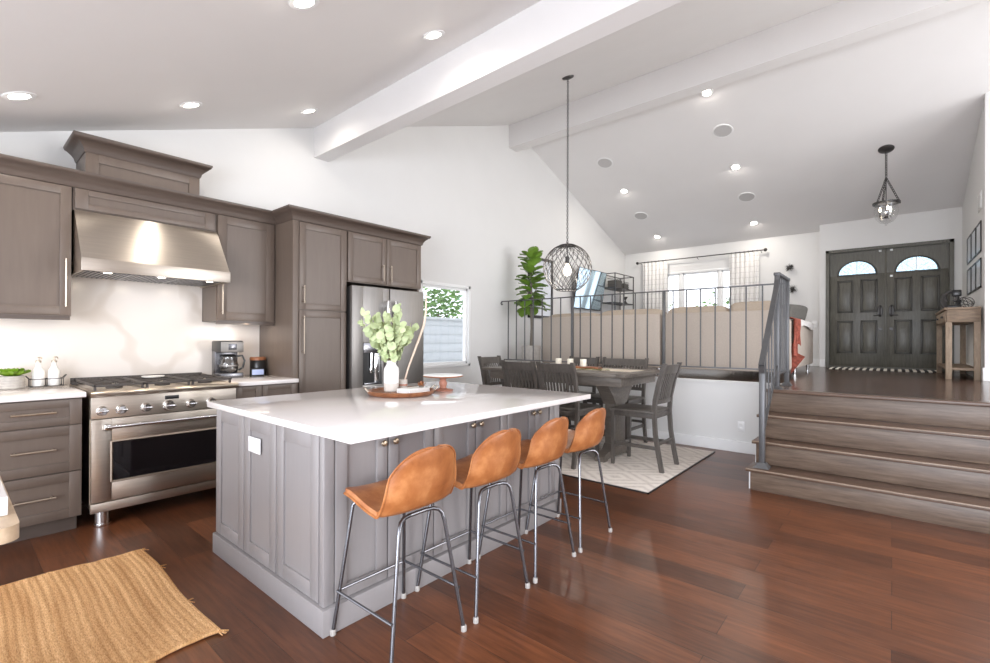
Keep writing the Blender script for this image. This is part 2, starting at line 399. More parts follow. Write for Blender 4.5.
# baseboards
struct(MB().box((XW, 4.0, 0), (XW+.018, 6.02, .13), .004).box((XW, 5.99, 0), (-.97, 6.02, .13), .004), 'baseboard_half', 'trim', 'white baseboard below the half wall')
struct(MB().box((XR-.018, 8.2, ZP), (XR, YD, ZP+.16), .004).box((XR-.018, 8.18, ZP), (1.6, 8.2, ZP+.16), .004), 'baseboard_right', 'trim', 'white baseboard along the entry wall')
struct(MB().box((-1.04, YD-.018, ZP), (DX0-.005, YD, ZP+.14), .004).box((XW, YF-.018, ZP), (-1.04, YF, ZP+.14), .004), 'baseboard_far', 'trim', 'white baseboard of the far wall')
# beams
b = MB(); b.prism([(2.72, 3.355), (2.89, 3.355), (2.89, ck(2.89)+.05), (2.72, ck(2.72)+.05)], lambda p, t: (t, p[0], p[1]), XW, 3.4)
struct(b, 'trim_2', 'ceiling', 'white boxed beam across the kitchen slope')
b = MB(); b.prism([(6.25, 4.575), (6.46, 4.575), (6.46, 5.04), (6.25, 5.04)], lambda p, t: (t, p[0], p[1]), XW, 3.4)
struct(b, 'trim_3', 'ceiling', 'white boxed beam along the ridge')
# window 1
def window(name, label, axis, pos, a0, a1, z0, z1, mull, mat_frame='trim', depth=.08):
    o = thing(name, label, None, (0, 0, 0), None, 'structure')
    def bx(mb, u0, u1, w0, w1, v0, v1, bev=.004):
        if axis == 'x': mb.box((pos-w0, u0, v0), (pos-w1, u1, v1), bev)
        else: mb.box((u0, pos+w0, v0), (u1, pos+w1, v1), bev)
    f = MB(); t = .045
    bx(f, a0, a0+t, -.012, depth, z0, z1); bx(f, a1-t, a1, -.012, depth, z0, z1)
    bx(f, a0, a1, -.012, depth, z0, z0+t); bx(f, a0, a1, -.012, depth, z1-t, z1)
    f.build('window_frame', mat_frame, o)
    edges = [a0+t]+list(mull)+[a1-t]
    for m_ in mull:
        q = MB(); bx(q, m_-.03, m_+.03, 0, .06, z0+t, z1-t); q.build('mullion', mat_frame, o)
    for i in range(len(edges)-1):
        e0 = edges[i]+(.03 if i else 0); e1 = edges[i+1]-(.03 if i+1 < len(edges)-1 else 0)
        s = MB(); k = .035
        bx(s, e0, e0+k, .02, .055, z0+t, z1-t); bx(s, e1-k, e1, .02, .055, z0+t, z1-t); bx(s, e0, e1, .02, .055, z0+t, z0+t+k); bx(s, e0, e1, .02, .055, z1-t-k, z1-t)
        so = s.build('sash', mat_frame, o)
        p = MB(); bx(p, e0+k, e1-k, .035, .041, z0+t+k, z1-t-k, 0); p.build('pane', 'glass_b', so, False)
    return o
window('window_1', 'white framed kitchen window beyond the refrigerator', 'x', XW, WY0, WY1, WZ0, WZ1, [])
window('window_2', 'white framed three part living room window behind the sofa', 'y', YF, VX0, VX1, VZ0, VZ1, [-3.65, -2.83])
# front doors
fr = MB(); T = .055
fr.box((DX0, YD-.03, ZP), (DX0+T, YD+.12, DZ1), .004).box((DX1-T, YD-.03, ZP), (DX1, YD+.12, DZ1), .004).box((DX0, YD-.03, DZ1-T), (DX1, YD+.12, DZ1), .004).box((DX0, YD-.02, ZP), (DX1, YD+.12, ZP+.025), .004)
struct(fr, 'trim_4', 'door', 'grey stained frame around the double front doors')
def front_door(name, label, x0, x1, hinge):
    o = thing(name, label, None, (0, 0, 0), None, 'structure')
    y0, y1 = YD+.02, YD+.065; z0, z1 = ZP+.026, DZ1-T-.001
    cx = (x0+x1)/2; gw = .272; gz = 2.495; gh = .245
    m = MB(); m.box((x0, y0, z0), (x1, y1, gz), .003).box((x0, y0, gz), (cx-gw, y1, z1)).box((cx+gw, y0, gz), (x1, y1, z1))
    N = 20
    for i in range(N):
        a0, a1 = PI-PI*i/N, PI-PI*(i+1)/N
        p0 = (cx+gw*math.cos(a0), gz+gh*math.sin(a0)); p1 = (cx+gw*math.cos(a1), gz+gh*math.sin(a1))
        m.prism([p0, p1, (p1[0], z1), (p0[0], z1)], lambda p, t: (p[0], t, p[1]), y0, y1)
    m.build('door_leaf', 'door', o)
    g = MB(); g.prism([(cx+gw*math.cos(PI*i/N), gz+gh*math.sin(PI*i/N)) for i in range(N+1)], lambda p, t: (p[0], t, p[1]), y0+.02, y0+.026)
    go = g.build('arched_glass', 'etched', o, False)
    q = MB(); q.tube([(cx+gw*math.cos(PI*i/N), y0-.004, gz+gh*math.sin(PI*i/N)) for i in range(N+1)], .014, 8); q.box((cx-gw-.02, y0-.014, gz-.022), (cx+gw+.02, y0, gz+.006), .004)
    q.build('glass_moulding', 'door_d', o)
    q = MB().box((cx-.006, y0+.012, gz), (cx+.006, y0+.03, gz+gh))
    for ang in (45, 135): q.tube([(cx, y0+.02, gz), (cx+gw*math.cos(math.radians(ang))*.98, y0+.02, gz+gh*math.sin(math.radians(ang))*.98)], .004, 6)
    q.build('glazing_bar', 'trim', go)
    for px in (cx-.17, cx+.17):
        for (pz0, pz1) in ((1.815, 2.40), (1.085, 1.67)):
            w_ = .118
            p = MB()
            for (a, c) in (((px-w_, pz0), (px-w_+.03, pz1)), ((px+w_-.03, pz0), (px+w_, pz1)), ((px-w_, pz0), (px+w_, pz0+.03)), ((px-w_, pz1-.03), (px+w_, pz1))):
                p.box((a[0], y0-.018, a[1]), (c[0], y0+.002, c[1]), .008)
            po = p.build('raised_panel', 'door_d', o)
            MB().box((px-w_+.035, y0-.01, pz0+.035), (px+w_-.035, y0+.002, pz1-.035), .008).build('panel_field', 'door', po)
    if hinge < 0: MB().box((x1-.012, y0-.012, z0), (x1+.014, y0+.001, z1), .003).build('astragal', 'door', o)
    hx = x1-.075 if hinge < 0 else x0+.075
    h = MB()
    h.lathe([(0, .012), (.03, .012), (.036, 0)], (0, 0, 0), 20); h.xf(Matrix.Translation((hx, y0-.002, 1.83)) @ Matrix.Rotation(PI/2, 4, 'X') @ Matrix.Diagonal((1, 2.9, 1, 1)))
    ho = h.build('handle_plate', 'dark_metal', o)
    MB().tube([(hx, y0-.01, 1.90), (hx, y0-.055, 1.885), (hx, y0-.062, 1.83), (hx, y0-.05, 1.775), (hx, y0-.01, 1.76)], .009, 8).tube([(hx, y0-.02, 1.755), (hx-.09*(-hinge), y0-.05, 1.75)], .008, 8).build('pull', 'dark_metal', ho)
    MB().cyl((hx, y0, 1.515), (hx, y0-.025, 1.515), .026).build('deadbolt', 'dark_metal', o)
    MB().box((hx-.02, y0-.012, 2.865), (hx+.02, y0, 2.9), .003).build('alarm_contact', 'gloss_white', o)
    if hinge > 0: MB().box((hx-.02, y0-.012, 2.415), (hx+.02, y0, 2.45), .003).build('door_sensor', 'gloss_white', o)
    return o
front_door('door_1', 'left leaf of the dark grey front doors, arched glass above four panels', DX0+T+.001, -.0865, -1)
front_door('door_2', 'right leaf of the dark grey front doors, arched glass above four panels', -.0855, DX1-T-.001, 1)
# outside
struct(MB().box((-30, -12, -.3), (20, 40, -.12)), 'exterior_ground', 'ground', 'pale ground outside the house')
fo = thing('garden_wall', 'pale block garden wall outside the kitchen window', 'wall', (-8.0, 6.5, -.12))
MB().box((-8.1, 1, -.12), (-7.95, 13, 1.75), .01).build('wall_panel', 'fence', fo)
for k in range(9): MB().box((-7.952, 1, .02+k*.2), (-7.94, 13, .19+k*.2), .004).build('block_course', 'fence', fo)
MB().box((-8.13, 1, 1.75), (-7.9, 13, 1.81), .01).build('coping', 'fence', fo)
def tree(loc, h, rad, n, label):
    o = thing('garden_tree', label, 'tree', loc)
    x, y, z = loc
    MB().tube([(x, y, z), (x+.05, y, z+h*.5), (x, y+.05, z+h*.8)], [.09, .07, .03], 8).tube([(x+.05, y, z+h*.5), (x+.6, y+.2, z+h*.8)], [.04, .015], 6).tube([(x+.05, y, z+h*.5), (x-.6, y-.2, z+h*.85)], [.04, .015], 6).build('trunk', 'bark', o)
    m = MB()
    for i in range(n):
        d = Vector((random.gauss(0, 1), random.gauss(0, 1), random.gauss(0, .8))).normalized()*rad*random.uniform(.25, 1)
        c = Vector((x, y, z+h*.85))+d; R = Matrix.Rotation(random.uniform(0, 6), 3, 'Z') @ Matrix.Rotation(random.uniform(0, 3), 3, 'X'); s_ = random.uniform(.05, .11)
        m.raw([c+R @ Vector(p)*s_ for p in ((-1, 0, 0), (0, -.5, .1), (1.2, 0, 0), (0, .5, .1))], [(0, 1, 2, 3)])
    m.build('foliage', 'bush', o, False)
tree((-10.2, 9.4, -.12), 2.8, 1.25, 1100, 'green tree rising behind the pale garden wall outside the kitchen window')
tree((-3.9, 15.5, -.12), 2.4, 1.0, 450, 'small tree outside, left in the living room window')
tree((-6.6, 16.5, -.12), 2.5, 1.0, 450, 'small tree outside, behind the left curtain of the living room window')

# ================================================================== KITCHEN CABINETS
# a shaker front on a plane: f(u, v, w) -> xyz with w pointing out of the cabinet
FX = lambda X: (lambda u, v, w: (X+w, u, v))         # faces +x, u runs along y
FY = lambda Y: (lambda u, v, w: (u, Y-w, v))         # faces -y, u runs along x
def fbox(mb, f, u0, u1, v0, v1, w0, w1, bev=0):
    a = f(u0, v0, w0); b = f(u1, v1, w1); mb.box(a, b, bev); return mb
def shaker(f, u0, u1, v0, v1, stile=.06, th=.02, rec=.011, rail=None):
    m = MB(); r = rail or stile
    fbox(m, f, u0, u0+stile, v0, v1, 0, th, .0015); fbox(m, f, u1-stile, u1, v0, v1, 0, th, .0015)
    fbox(m, f, u0+stile, u1-stile, v0, v0+r, 0, th, .0015); fbox(m, f, u0+stile, u1-stile, v1-r, v1, 0, th, .0015)
    fbox(m, f, u0+stile-.003, u1-stile+.003, v0+r-.003, v1-r+.003, 0, th-rec)
    return m
def bar_pull(f, u0, v0, u1, v1, w0, parent, mat='nickel', r=.0055, so=.03):
    m = MB(); m.tube([f(u0, v0, w0+so), f(u1, v1, w0+so)], r, 8)
    d = Vector((u1-u0, v1-v0)).normalized()*.018
    for (u, v) in ((u0+d.x, v0+d.y), (u1-d.x, v1-d.y)): m.tube([f(u, v, w0-.001), f(u, v, w0+so)], r*.9, 8)
    return m.build('handle', mat, parent)
XB, XU, XP = -4.18, -4.62, -4.28          # door faces: base cabinets, uppers, tall cabinets
WALLX = XW+.002
G = .003
# base cabinet with three drawers
o = thing('base_cabinet', 'taupe three drawer base cabinet left of the range', 'cabinet', (-4.55, .15, 0))
MB().box((WALLX, -.45, .10), (XB-.02, .617, .90)).build('body', 'cab', o)
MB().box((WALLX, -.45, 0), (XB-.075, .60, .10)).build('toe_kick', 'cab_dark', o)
f = FX(XB-.02)
for (v0, v1) in ((.725, .892), (.415, .718), (.105, .408)):
    d = shaker(f, -.4, .614, v0, v1, .062, rail=.05 if v1-v0 < .2 else .062).build('drawer_front', 'cab', o)
    vm = (v0+v1)/2+.005
    bar_pull(f, .275, vm, .485, vm, .02, d, r=.007)
o = thing('base_cabinet', 'taupe base cabinet between the range and the tall pantry', 'cabinet', (-4.55, 1.84, 0))
MB().box((WALLX, 1.585, .10), (XB-.02, 2.118, .90)).build('body', 'cab', o)
MB().box((WALLX, 1.6, 0), (XB-.075, 2.118, .10)).build('toe_kick', 'cab_dark', o)
for (u0, u1) in ((1.59, 1.80), (1.806, 2.112)): shaker(f, u0, u1, .725, .892, .05, rail=.04).build('drawer_front', 'cab', o)
shaker(f, 1.59, 2.112, .105, .718).build('door', 'cab', o)
# counters and slab
tag(MB().box((WALLX+.02, -.45, .902), (XB+.03, .632, .936), .003).build('countertop', 'quartz'), 'white quartz counter holding the green succulent, left of the range', 'countertop')
tag(MB().box((WALLX+.02, 1.582, .902), (XB+.03, 2.118, .936), .003).build('countertop', 'quartz'), 'white quartz counter holding the coffee maker, right of the range', 'countertop')
b = MB().box((WALLX, -.6, .937), (XW+.02, .617, 1.459)).box((WALLX, .617, .90), (XW+.02, 1.59, 1.79)).box((WALLX, 1.59, .937), (XW+.02, 2.118, 1.459))
struct(b, 'backsplash', 'slab', 'pale veined slab on the wall behind the range')
sw = thing('switch_plate', 'white switch plate on the slab above the succulent, at the left picture edge', 'switch', (XW+.024, .24, 1.14))
MB().box((XW+.0205, .17, 1.14), (XW+.027, .272, 1.27), .003).build('plate', 'gloss_white', sw)
MB().box((XW+.027, .215, 1.17), (XW+.031, .25, 1.24), .002).build('rocker', 'gloss_white', sw)
# upper cabinets
def crown(path, prof, closed=False):
    mb = MB(); P = [Vector((x, y)) for x, y in path]; n = len(P); rows = []
    nr = [Vector(((P[i+1]-P[i]).y, -(P[i+1]-P[i]).x)).normalized() for i in range(n-1)]
    for d, z in prof:
        r = []
        for i in range(n):
            if i == 0: q = P[0]+nr[0]*d
            elif i == n-1: q = P[-1]+nr[-1]*d
            else:
                k = (nr[i-1]+nr[i]); q = P[i]+k*(d/(1+nr[i-1].dot(nr[i])))
            r.append((q.x, q.y, z))
        rows.append(r)
    m = len(prof); vs = [p for r in rows for p in r]; fs = []
    for a in range(m):
        b_ = (a+1) % m
        for i in range(n-1): fs.append((a*n+i, a*n+i+1, b_*n+i+1, b_*n+i))
    fs.append(tuple(a*n for a in range(m))); fs.append(tuple(a*n+n-1 for a in range(m))[::-1])
    mb.raw(vs, fs); return mb
CP = [(-.01, 0), (.004, 0), (.010, .012), (.014, .03), (.03, .055), (.055, .078), (.07, .085), (.078, .10), (.078, .112), (-.01, .112)]
o = thing('wall_cabinet', 'taupe upper cabinet left of the range hood', 'cabinet', (-4.82, .1, 1.46))
MB().box((WALLX, -.6, 1.46), (XU-.02, .617, 2.425)).build('body', 'cab', o)
MB().box((XU-.04, -.6, 1.432), (XU-.022, .612, 1.46)).build('light_rail', 'cab_dark', o)
d = shaker(FX(XU-.02), -.12, .614, 1.468, 2.415, .062).build('door', 'cab', o)
bar_pull(FX(XU-.02), .583, 1.53, .583, 1.88, .02, d)
o = thing('wall_cabinet', 'taupe upper cabinet right of the range hood', 'cabinet', (-4.82, 1.86, 1.46))
MB().box((WALLX, 1.592, 1.46), (XU-.02, 2.118, 2.425)).build('body', 'cab', o)
MB().box((XU-.04, 1.596, 1.432), (XU-.022, 2.116, 1.46)).build('light_rail', 'cab_dark', o)
d = shaker(FX(XU-.02), 1.598, 2.10, 1.468, 2.415, .075).build('door', 'cab', o)
bar_pull(FX(XU-.02), 1.632, 1.52, 1.632, 1.87, .02, d)
o = thing('hood_cabinet', 'taupe panelled box above the range hood with a small raised top', 'cabinet', (-4.8, 1.1, 2.25))
MB().box((WALLX, .622, 2.255), (XU-.02, 1.588, 2.425)).build('body', 'cab', o)
shaker(FX(XU-.02), .634, 1.572, 2.265, 2.415, .075, rail=.045).build('front_panel', 'cab', o)
c = MB().box((WALLX, .69, 2.425), (XU-.02, 1.45, 2.72)).build('raised_box', 'cab', o)
shaker(FX(XU-.02), .69, 1.45, 2.43, 2.715, .08).build('box_panel', 'cab', c)
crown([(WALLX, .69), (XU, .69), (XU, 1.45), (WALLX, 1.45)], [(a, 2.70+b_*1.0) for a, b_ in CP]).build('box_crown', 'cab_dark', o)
# tall pantry and refrigerator surround
o = thing('pantry_cabinet', 'tall taupe pantry cabinet with two stacked doors', 'cabinet', (-4.64, 2.4, 0))
MB().box((WALLX, 2.12, .10), (XP-.02, 2.69, 2.425)).build('body', 'cab', o)
MB().box((XP-.02, 2.12, .10), (XP-.001, 2.178, 2.425), .002).build('stile', 'cab', o)
MB().box((WALLX, 2.13, 0), (XP-.08, 2.69, .10)).build('toe_kick', 'cab_dark', o)
f = FX(XP-.02)
d = shaker(f, 2.184, 2.686, 1.582, 2.412, .062).build('door', 'cab', o); bar_pull(f, 2.222, 1.64, 2.222, 1.81, .02, d)
d = shaker(f, 2.184, 2.686, .11, 1.572, .062).build('door', 'cab', o); bar_pull(f, 2.222, 1.16, 2.222, 1.52, .02, d)
o = thing('refrigerator_cabinet', 'taupe two door cabinet above the refrigerator', 'cabinet', (-4.64, 3.2, 0))
MB().box((WALLX, 2.69, 1.895), (XP-.02, 3.69, 2.425)).build('body', 'cab', o)
MB().box((WALLX, 3.672, 0), (XP-.05, 3.692, 1.895)).build('side_panel', 'cab', o)
for (u0, u1, hu) in ((2.705, 3.186, 3.13), (3.192, 3.682, 3.235)):
    d = shaker(f, u0, u1, 1.905, 2.412, .058).build('door', 'cab', o); bar_pull(f, hu, 1.935, hu, 2.115, .02, d)
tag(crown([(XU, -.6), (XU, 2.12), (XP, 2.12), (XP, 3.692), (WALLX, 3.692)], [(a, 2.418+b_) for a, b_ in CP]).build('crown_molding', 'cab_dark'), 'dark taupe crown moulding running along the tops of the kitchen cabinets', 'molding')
# refrigerator
o = thing('refrigerator', 'stainless french door refrigerator with a water dispenser', 'refrigerator', (-4.6, 3.17, 0))
MB().box((-4.95, 2.715, .04), (-4.255, 3.655, 1.845), .005).build('body', 'dark_metal', o)
XF = -4.2
f = FX(XF-.05)
m = MB(); y0, y1 = 2.70, 3.168
fbox(m, f, y0, 2.84, .76, 1.855, 0, .05, .012); fbox(m, f, 3.075, y1, .76, 1.855, 0, .05, .012); fbox(m, f, 2.83, 3.085, 1.262, 1.855, 0, .05, .004); fbox(m, f, 2.83, 3.085, .76, .82, 0, .05, .004)
dl = m.build('left_door', 'steel2', o)
m = MB(); fbox(m, f, 2.84, 3.075, .82, 1.262, .0, .012); dp = m.build('dispenser_recess', 'black', o)
m = MB(); fbox(m, f, 2.84, 3.075, 1.155, 1.262, .012, .05, .004); m.build('control_panel', 'gun', dp)
m = MB(); fbox(m, f, 2.85, 3.065, .82, .84, .012, .052, .003); m.build('drip_tray', 'gun', dp)
m = MB(); m.tube([f(2.95, 1.155, .03), f(2.95, .98, .03)], .014, 10); fbox(m, f, 2.93, 2.97, .94, 1.0, .02, .035, .004); m.build('nozzle', 'chrome', dp)
m = MB(); fbox(m, f, 3.0, 3.07, .84, 1.15, .012, .02, .002); m.build('paddle', 'chrome', dp)
m = MB(); fbox(m, f, 3.174, 3.664, .76, 1.855, 0, .05, .012); dr = m.build('right_door', 'steel2', o)
m = MB(); fbox(m, f, 2.70, 3.664, .08, .75, 0, .05, .012); dz = m.build('freezer_drawer', 'steel2', o)
for hu, par in ((3.118, dl), (3.222, dr)):
    m = MB(); fbox(m, f, hu-.018, hu+.018, .9, 1.72, .085, .105, .006)
    for v in (.93, 1.67): fbox(m, f, hu-.014, hu+.014, v-.02, v+.02, .05, .09, .003)
    m.build('handle', 'chrome', par)
bar_pull(f, 2.8, .68, 3.56, .68, .05, dz, 'chrome', .012, .05)
# range hood
o = thing('range_hood', 'sloped stainless range hood above the range', 'range hood', (-4.65, 1.1, 1.77))
HY0, HY1 = .626, 1.584
XH = -4.31
side = [(WALLX+.02, 1.79), (XH, 1.79), (XH, 1.865), (-4.60, 2.248), (WALLX+.02, 2.248)]
m = MB(); m.prism(side, lambda p, t: (p[0], t, p[1]), HY0, HY1); m.build('canopy', 'steel', o, True, angle=20)
m = MB(); m.box((XH, HY0-.002, 1.775), (XH+.012, HY1+.002, 1.865), .002).build('front_lip', 'steel', o)
for a in (HY0, HY1-.014): MB().box((WALLX+.02, a, 1.775), (XH, a+.014, 1.79)).build('side_lip', 'steel', o)
m = MB()
for k in range(3):
    a = HY0+.03+k*.302
    m.box((-4.9, a, 1.782), (-4.40, a+.29, 1.789))
    for j in range(9): m.box((-4.88, a+.02+j*.03, 1.778), (-4.42, a+.03+j*.03, 1.783))
m.build('baffle_filter', 'gun', o)
for yy in (.78, 1.11, 1.45):
    l = MB().lathe([(0, 0), (.028, 0), (.036, .006), (.036, .012)], (-4.37, yy, 1.776)).build('hood_light', 'chrome', o)
    MB().lathe([(0, -.001), (.024, -.001), (.024, .002), (0, .002)], (-4.37, yy, 1.776)).build('lens', 'lamp', l)
    area('hood_lamp', (-4.37, yy, 1.768), (-4.5, yy, 0), .05, .05, .9, (1, .85, .66), l)
# range
o = thing('gas_range', 'wide stainless gas range with six knobs', 'range', (-4.55, 1.11, 0))
RY0, RY1, RX = .652, 1.572, -4.135
MB().box((-4.93, RY0, .13), (RX-.03, RY1, .895)).build('body', 'steel', o)
kp = MB().box((RX-.03, RY0, .105), (RX, RY1, .168), .003).build('kick_panel', 'steel', o)
m = MB(); m.prism([(-4.93, .895), (RX-.02, .895), (RX+.03, .90), (RX+.045, .915), (RX+.045, .925), (RX+.03, .937), (-4.93, .937)], lambda p, t: (p[0], t, p[1]), RY0-.004, RY1+.004)
m.build('cooktop', 'steel', o, angle=50)
cp = MB().box((RX-.03, RY0, .748), (RX+.004, RY1, .896), .003).build('control_panel', 'steel', o)
MB().box((RX+.004, 1.075, .845), (RX+.008, 1.165, .873), .002).build('display', 'black', cp)
for i, yy in enumerate((.712, .817, .960, 1.100, 1.246, 1.385)):
    big = 1.18 if i == 3 else 1
    k = MB().lathe([(0, .038), (.024, .036), (.028, .03), (.029, .008), (.033, .004), (.033, 0)], (0, 0, 0), 24)
    k.box((-.006, -.03, .03), (.006, .03, .046), .003)
    k.xf(Matrix.Translation((RX+.004, yy, .80)) @ Matrix.Rotation(PI/2, 4, 'Y') @ Matrix.Scale(big, 4)).build('knob', 'chrome', o)
# oven door with window
f = FX(RX-.02)
m = MB(); u0, u1, v0, v1 = RY0+.004, RY1-.004, .175, .742
wu0, wu1, wv0, wv1 = .766, 1.458, .305, .583
fbox(m, f, u0, wu0, v0, v1, 0, .022, .003); fbox(m, f, wu1, u1, v0, v1, 0, .022, .003); fbox(m, f, wu0, wu1, v0, wv0, 0, .022, .003); fbox(m, f, wu0, wu1, wv1, v1, 0, .022, .003)
dr = m.build('oven_door', 'steel', o)
m = MB(); fbox(m, f, wu0, wu1, wv0, wv1, -.005, .014); m.build('oven_window', 'blackglass', dr, False)
m = MB()
for (a, b_) in (((wu0, wv0), (wu0, wv1)), ((wu1, wv0), (wu1, wv1)), ((wu0, wv0), (wu1, wv0)), ((wu0, wv1), (wu1, wv1))): m.tube([f(a[0], a[1], .02), f(b_[0], b_[1], .02)], .008, 6)
m.build('window_bezel', 'nickel', dr)
m = MB(); m.tube([f(.72, .69, .07), f(1.505, .69, .07)], .013, 12)
for u in (.735, 1.49): fbox(m, f, u-.018, u+.018, .672, .708, .02, .075, .006)
m.build('handle', 'chrome', dr)
for (xx, yy) in ((RX-.055, .725), (RX-.05, 1.51)): MB().lathe([(.046, 0), (.048, .004), (.047, .02), (.043, .02), (.043, .11)], (xx, yy, 0), 20).build('leg', 'chrome', o)
for (xx, yy) in ((-4.85, .71), (-4.85, 1.51)): MB().lathe([(.034, 0), (.036, .004), (.034, .02), (.03, .02), (.03, .13)], (xx, yy, 0), 20).build('leg', 'chrome', o)
m = MB().box((-4.93, RY0, .937), (-4.865, RY1, .955), .003)
m.box((-4.93, RY0, .955), (-4.92, RY1, .985), .002)
for k in range(44): m.box((-4.918, RY0+.012+k*.0205, .955), (-4.90, RY0+.022+k*.0205, .978), .002)
m.build('vent_trim', 'iron', o)
for k in range(3):
    a = RY0+.02+k*.296; e = a+.288; m = MB()
    m.box((-4.85, a, .962), (-4.165, a+.016, .978), .004).box((-4.85, e-.016, .962), (-4.165, e, .978), .004)
    for x_ in (-4.85, -4.515, -4.181): m.box((x_, a, .962), (x_+.016, e, .978), .004)
    for cx in (-4.68, -4.34):
        for ang in range(0, 360, 45):
            c_, s_ = math.cos(math.radians(ang)), math.sin(math.radians(ang)); cy = (a+e)/2
            m.tube([(cx+.035*c_, cy+.035*s_, .972), (cx+.13*c_ , cy+.125*s_, .972)], .0055, 6)
    for x_ in (-4.84, -4.19):
        for y_ in (a+.01, e-.01): m.box((x_-.006, y_-.006, .937), (x_+.018, y_+.006, .965))
    g = m.build('grate', 'iron', o)
    for cx in (-4.68, -4.34): MB().lathe([(.05, 0), (.05, .012), (.036, .016), (.036, .022), (0, .024)], (cx, (a+e)/2, .937), 20).build('burner', 'iron', g)
tag(MB().lathe([(0, .004), (.05, .004), (.075, .012), (.08, .014), (.075, .006), (.05, 0), (0, 0)], (-4.62, 1.12, .979), 28).build('spoon_rest', 'white_cer'), 'round white dish resting on the range grates', 'dish')
# under cabinet lights
for (lab, y0, y1) in (('slim light strip under the upper cabinet left of the hood', -.3, .5), ('slim light strip under the upper cabinet right of the hood', 1.65, 2.06)):
    o = thing('light_strip', lab, 'light', (-4.70, (y0+y1)/2, 1.45))
    MB().box((-4.72, y0, 1.451), (-4.68, y1, 1.4595), .002).build('housing', 'gloss_white', o)
    MB().box((-4.715, y0+.01, 1.4495), (-4.685, y1-.01, 1.451)).build('diffuser', 'lamp', o)
    area('strip_lamp', (-4.70, (y0+y1)/2, 1.447), (-4.74, (y0+y1)/2, 0), .03, y1-y0-.05, .55, (1, .84, .68), o)
# ------------------------------------------------------------------ things on the kitchen counters
CZ = .936
def leaf_blade(mb, base, d, L, Wd, up=.2, n=6, fold=.15, curl=.3):
    d = Vector(d).normalized(); side = d.cross(Vector((0, 0, 1)))
    side = side.normalized() if side.length > 1e-3 else Vector((1, 0, 0)); nrm = side.cross(d)
    def fn(u, v):
        w_ = Wd*math.sin(PI*min(1, u*.93+.05))**.7*(.6+.55*u); t = (v-.5)*2
        return Vector(base)+d*L*u+side*w_*.5*t+nrm*(abs(t)*fold*Wd-curl*L*u*u*.5)
    mb.grid(fn, n, 4)
o = thing('potted_succulent', 'green succulent in a grey ribbed planter on the left counter', 'plant', (-4.80, .325, CZ))
m = MB(); prof = [(0, 0), (.062, 0)]
for k in range(5): prof += [(.066, .003+k*.018), (.069, .009+k*.018), (.066, .017+k*.018)]
prof += [(.062, .092), (.058, .085), (0, .08)]
m.lathe(prof, (-4.80, .325, CZ), 32).build('planter', 'concrete', o)
m = MB()
for ring, (n, L, el) in enumerate(((10, .105, .25), (8, .085, .55), (5, .055, 1.0))):
    for k in range(n):
        a = 2*PI*k/n+ring*.4
        leaf_blade(m, (-4.80, .325, CZ+.082), (math.cos(a)*math.cos(el), math.sin(a)*math.cos(el), math.sin(el)), L, .075, fold=.2, curl=-.2)
m.build('rosette', 'succ', o)
def dispenser(y, lab):
    o = thing('soap_bottle', lab, 'bottle', (-4.82, y, CZ+.008), 'white bottles in the wire caddy')
    MB().lathe([(0, 0), (.03, 0), (.034, .006), (.035, .09), (.033, .115), (.018, .14), (.0145, .155), (.0145, .175), (0, .175)], (-4.82, y, CZ+.008), 28).build('bottle_body', 'white_cer', o)
    MB().lathe([(.017, .173), (.017, .186), (.006, .19), (.006, .215), (0, .215)], (-4.82, y, CZ+.008), 16).tube([(-4.82, y, CZ+.22), (-4.775, y+.01, CZ+.222), (-4.765, y+.012, CZ+.21)], .004, 8).build('spout', 'nickel', o)
dispenser(.462, 'white spouted bottle in the wire caddy, the one nearer the succulent')
dispenser(.548, 'white spouted bottle in the wire caddy, the one nearer the range')
o = thing('wire_caddy', 'black wire caddy around the two white bottles', 'caddy', (-4.82, .505, CZ))
m = MB()
for z in (.006, .06): m.tube([(-4.862, .415, CZ+z), (-4.778, .415, CZ+z), (-4.778, .595, CZ+z), (-4.862, .595, CZ+z)], .003, 6, True)
for y in (.415, .505, .595):
    for x in (-4.862, -4.778): m.tube([(x, y, CZ+.003), (x, y, CZ+.062)], .003, 6)
m.tube([(-4.778, .505, CZ+.006), (-4.862, .505, CZ+.006)], .003, 6)
m.build('wire_frame', 'dark_metal', o)
m = MB()
for s_, y in ((-1, .415), (1, .595)): m.tube([(-4.85, y, CZ+.06), (-4.84, y+s_*.02, CZ+.085), (-4.80, y+s_*.02, CZ+.085), (-4.79, y, CZ+.06)], .0035, 6)
m.build('side_handle', 'dark_metal', o)
# coffee maker
bx, by = -4.78, 1.745
o = thing('coffee_maker', 'black and steel drip coffee maker with a glass carafe', 'coffee maker', (bx, by, CZ))
MB().box((bx-.12, by-.10, CZ), (bx+.11, by+.10, CZ+.045), .008).build('base', 'gun', o)
MB().box((bx-.12, by-.10, CZ+.03), (bx-.03, by+.10, CZ+.33), .01).build('water_tank', 'gun', o)
hd = MB().box((bx-.12, by-.102, CZ+.235), (bx+.10, by+.102, CZ+.345), .014).build('brew_head', 'black', o)
MB().box((bx+.098, by-.098, CZ+.238), (bx+.108, by+.098, CZ+.335), .004).build('steel_face', 'steel2', hd)
MB().box((bx+.107, by-.035, CZ+.26), (bx+.112, by+.035, CZ+.315), .003).build('clock_panel', 'gun', hd)
cf_ = MB().lathe([(0, .003), (.062, .003), (.074, .02), (.078, .06), (.07, .11), (.055, .14), (.057, .15)], (bx+.04, by-.005, CZ+.046), 28).build('carafe', 'carafe', o)
MB().lathe([(.058, .148), (.062, .16), (.04, .172), (0, .174)], (bx+.04, by-.005, CZ+.046), 24).build('carafe_lid', 'black', cf_)
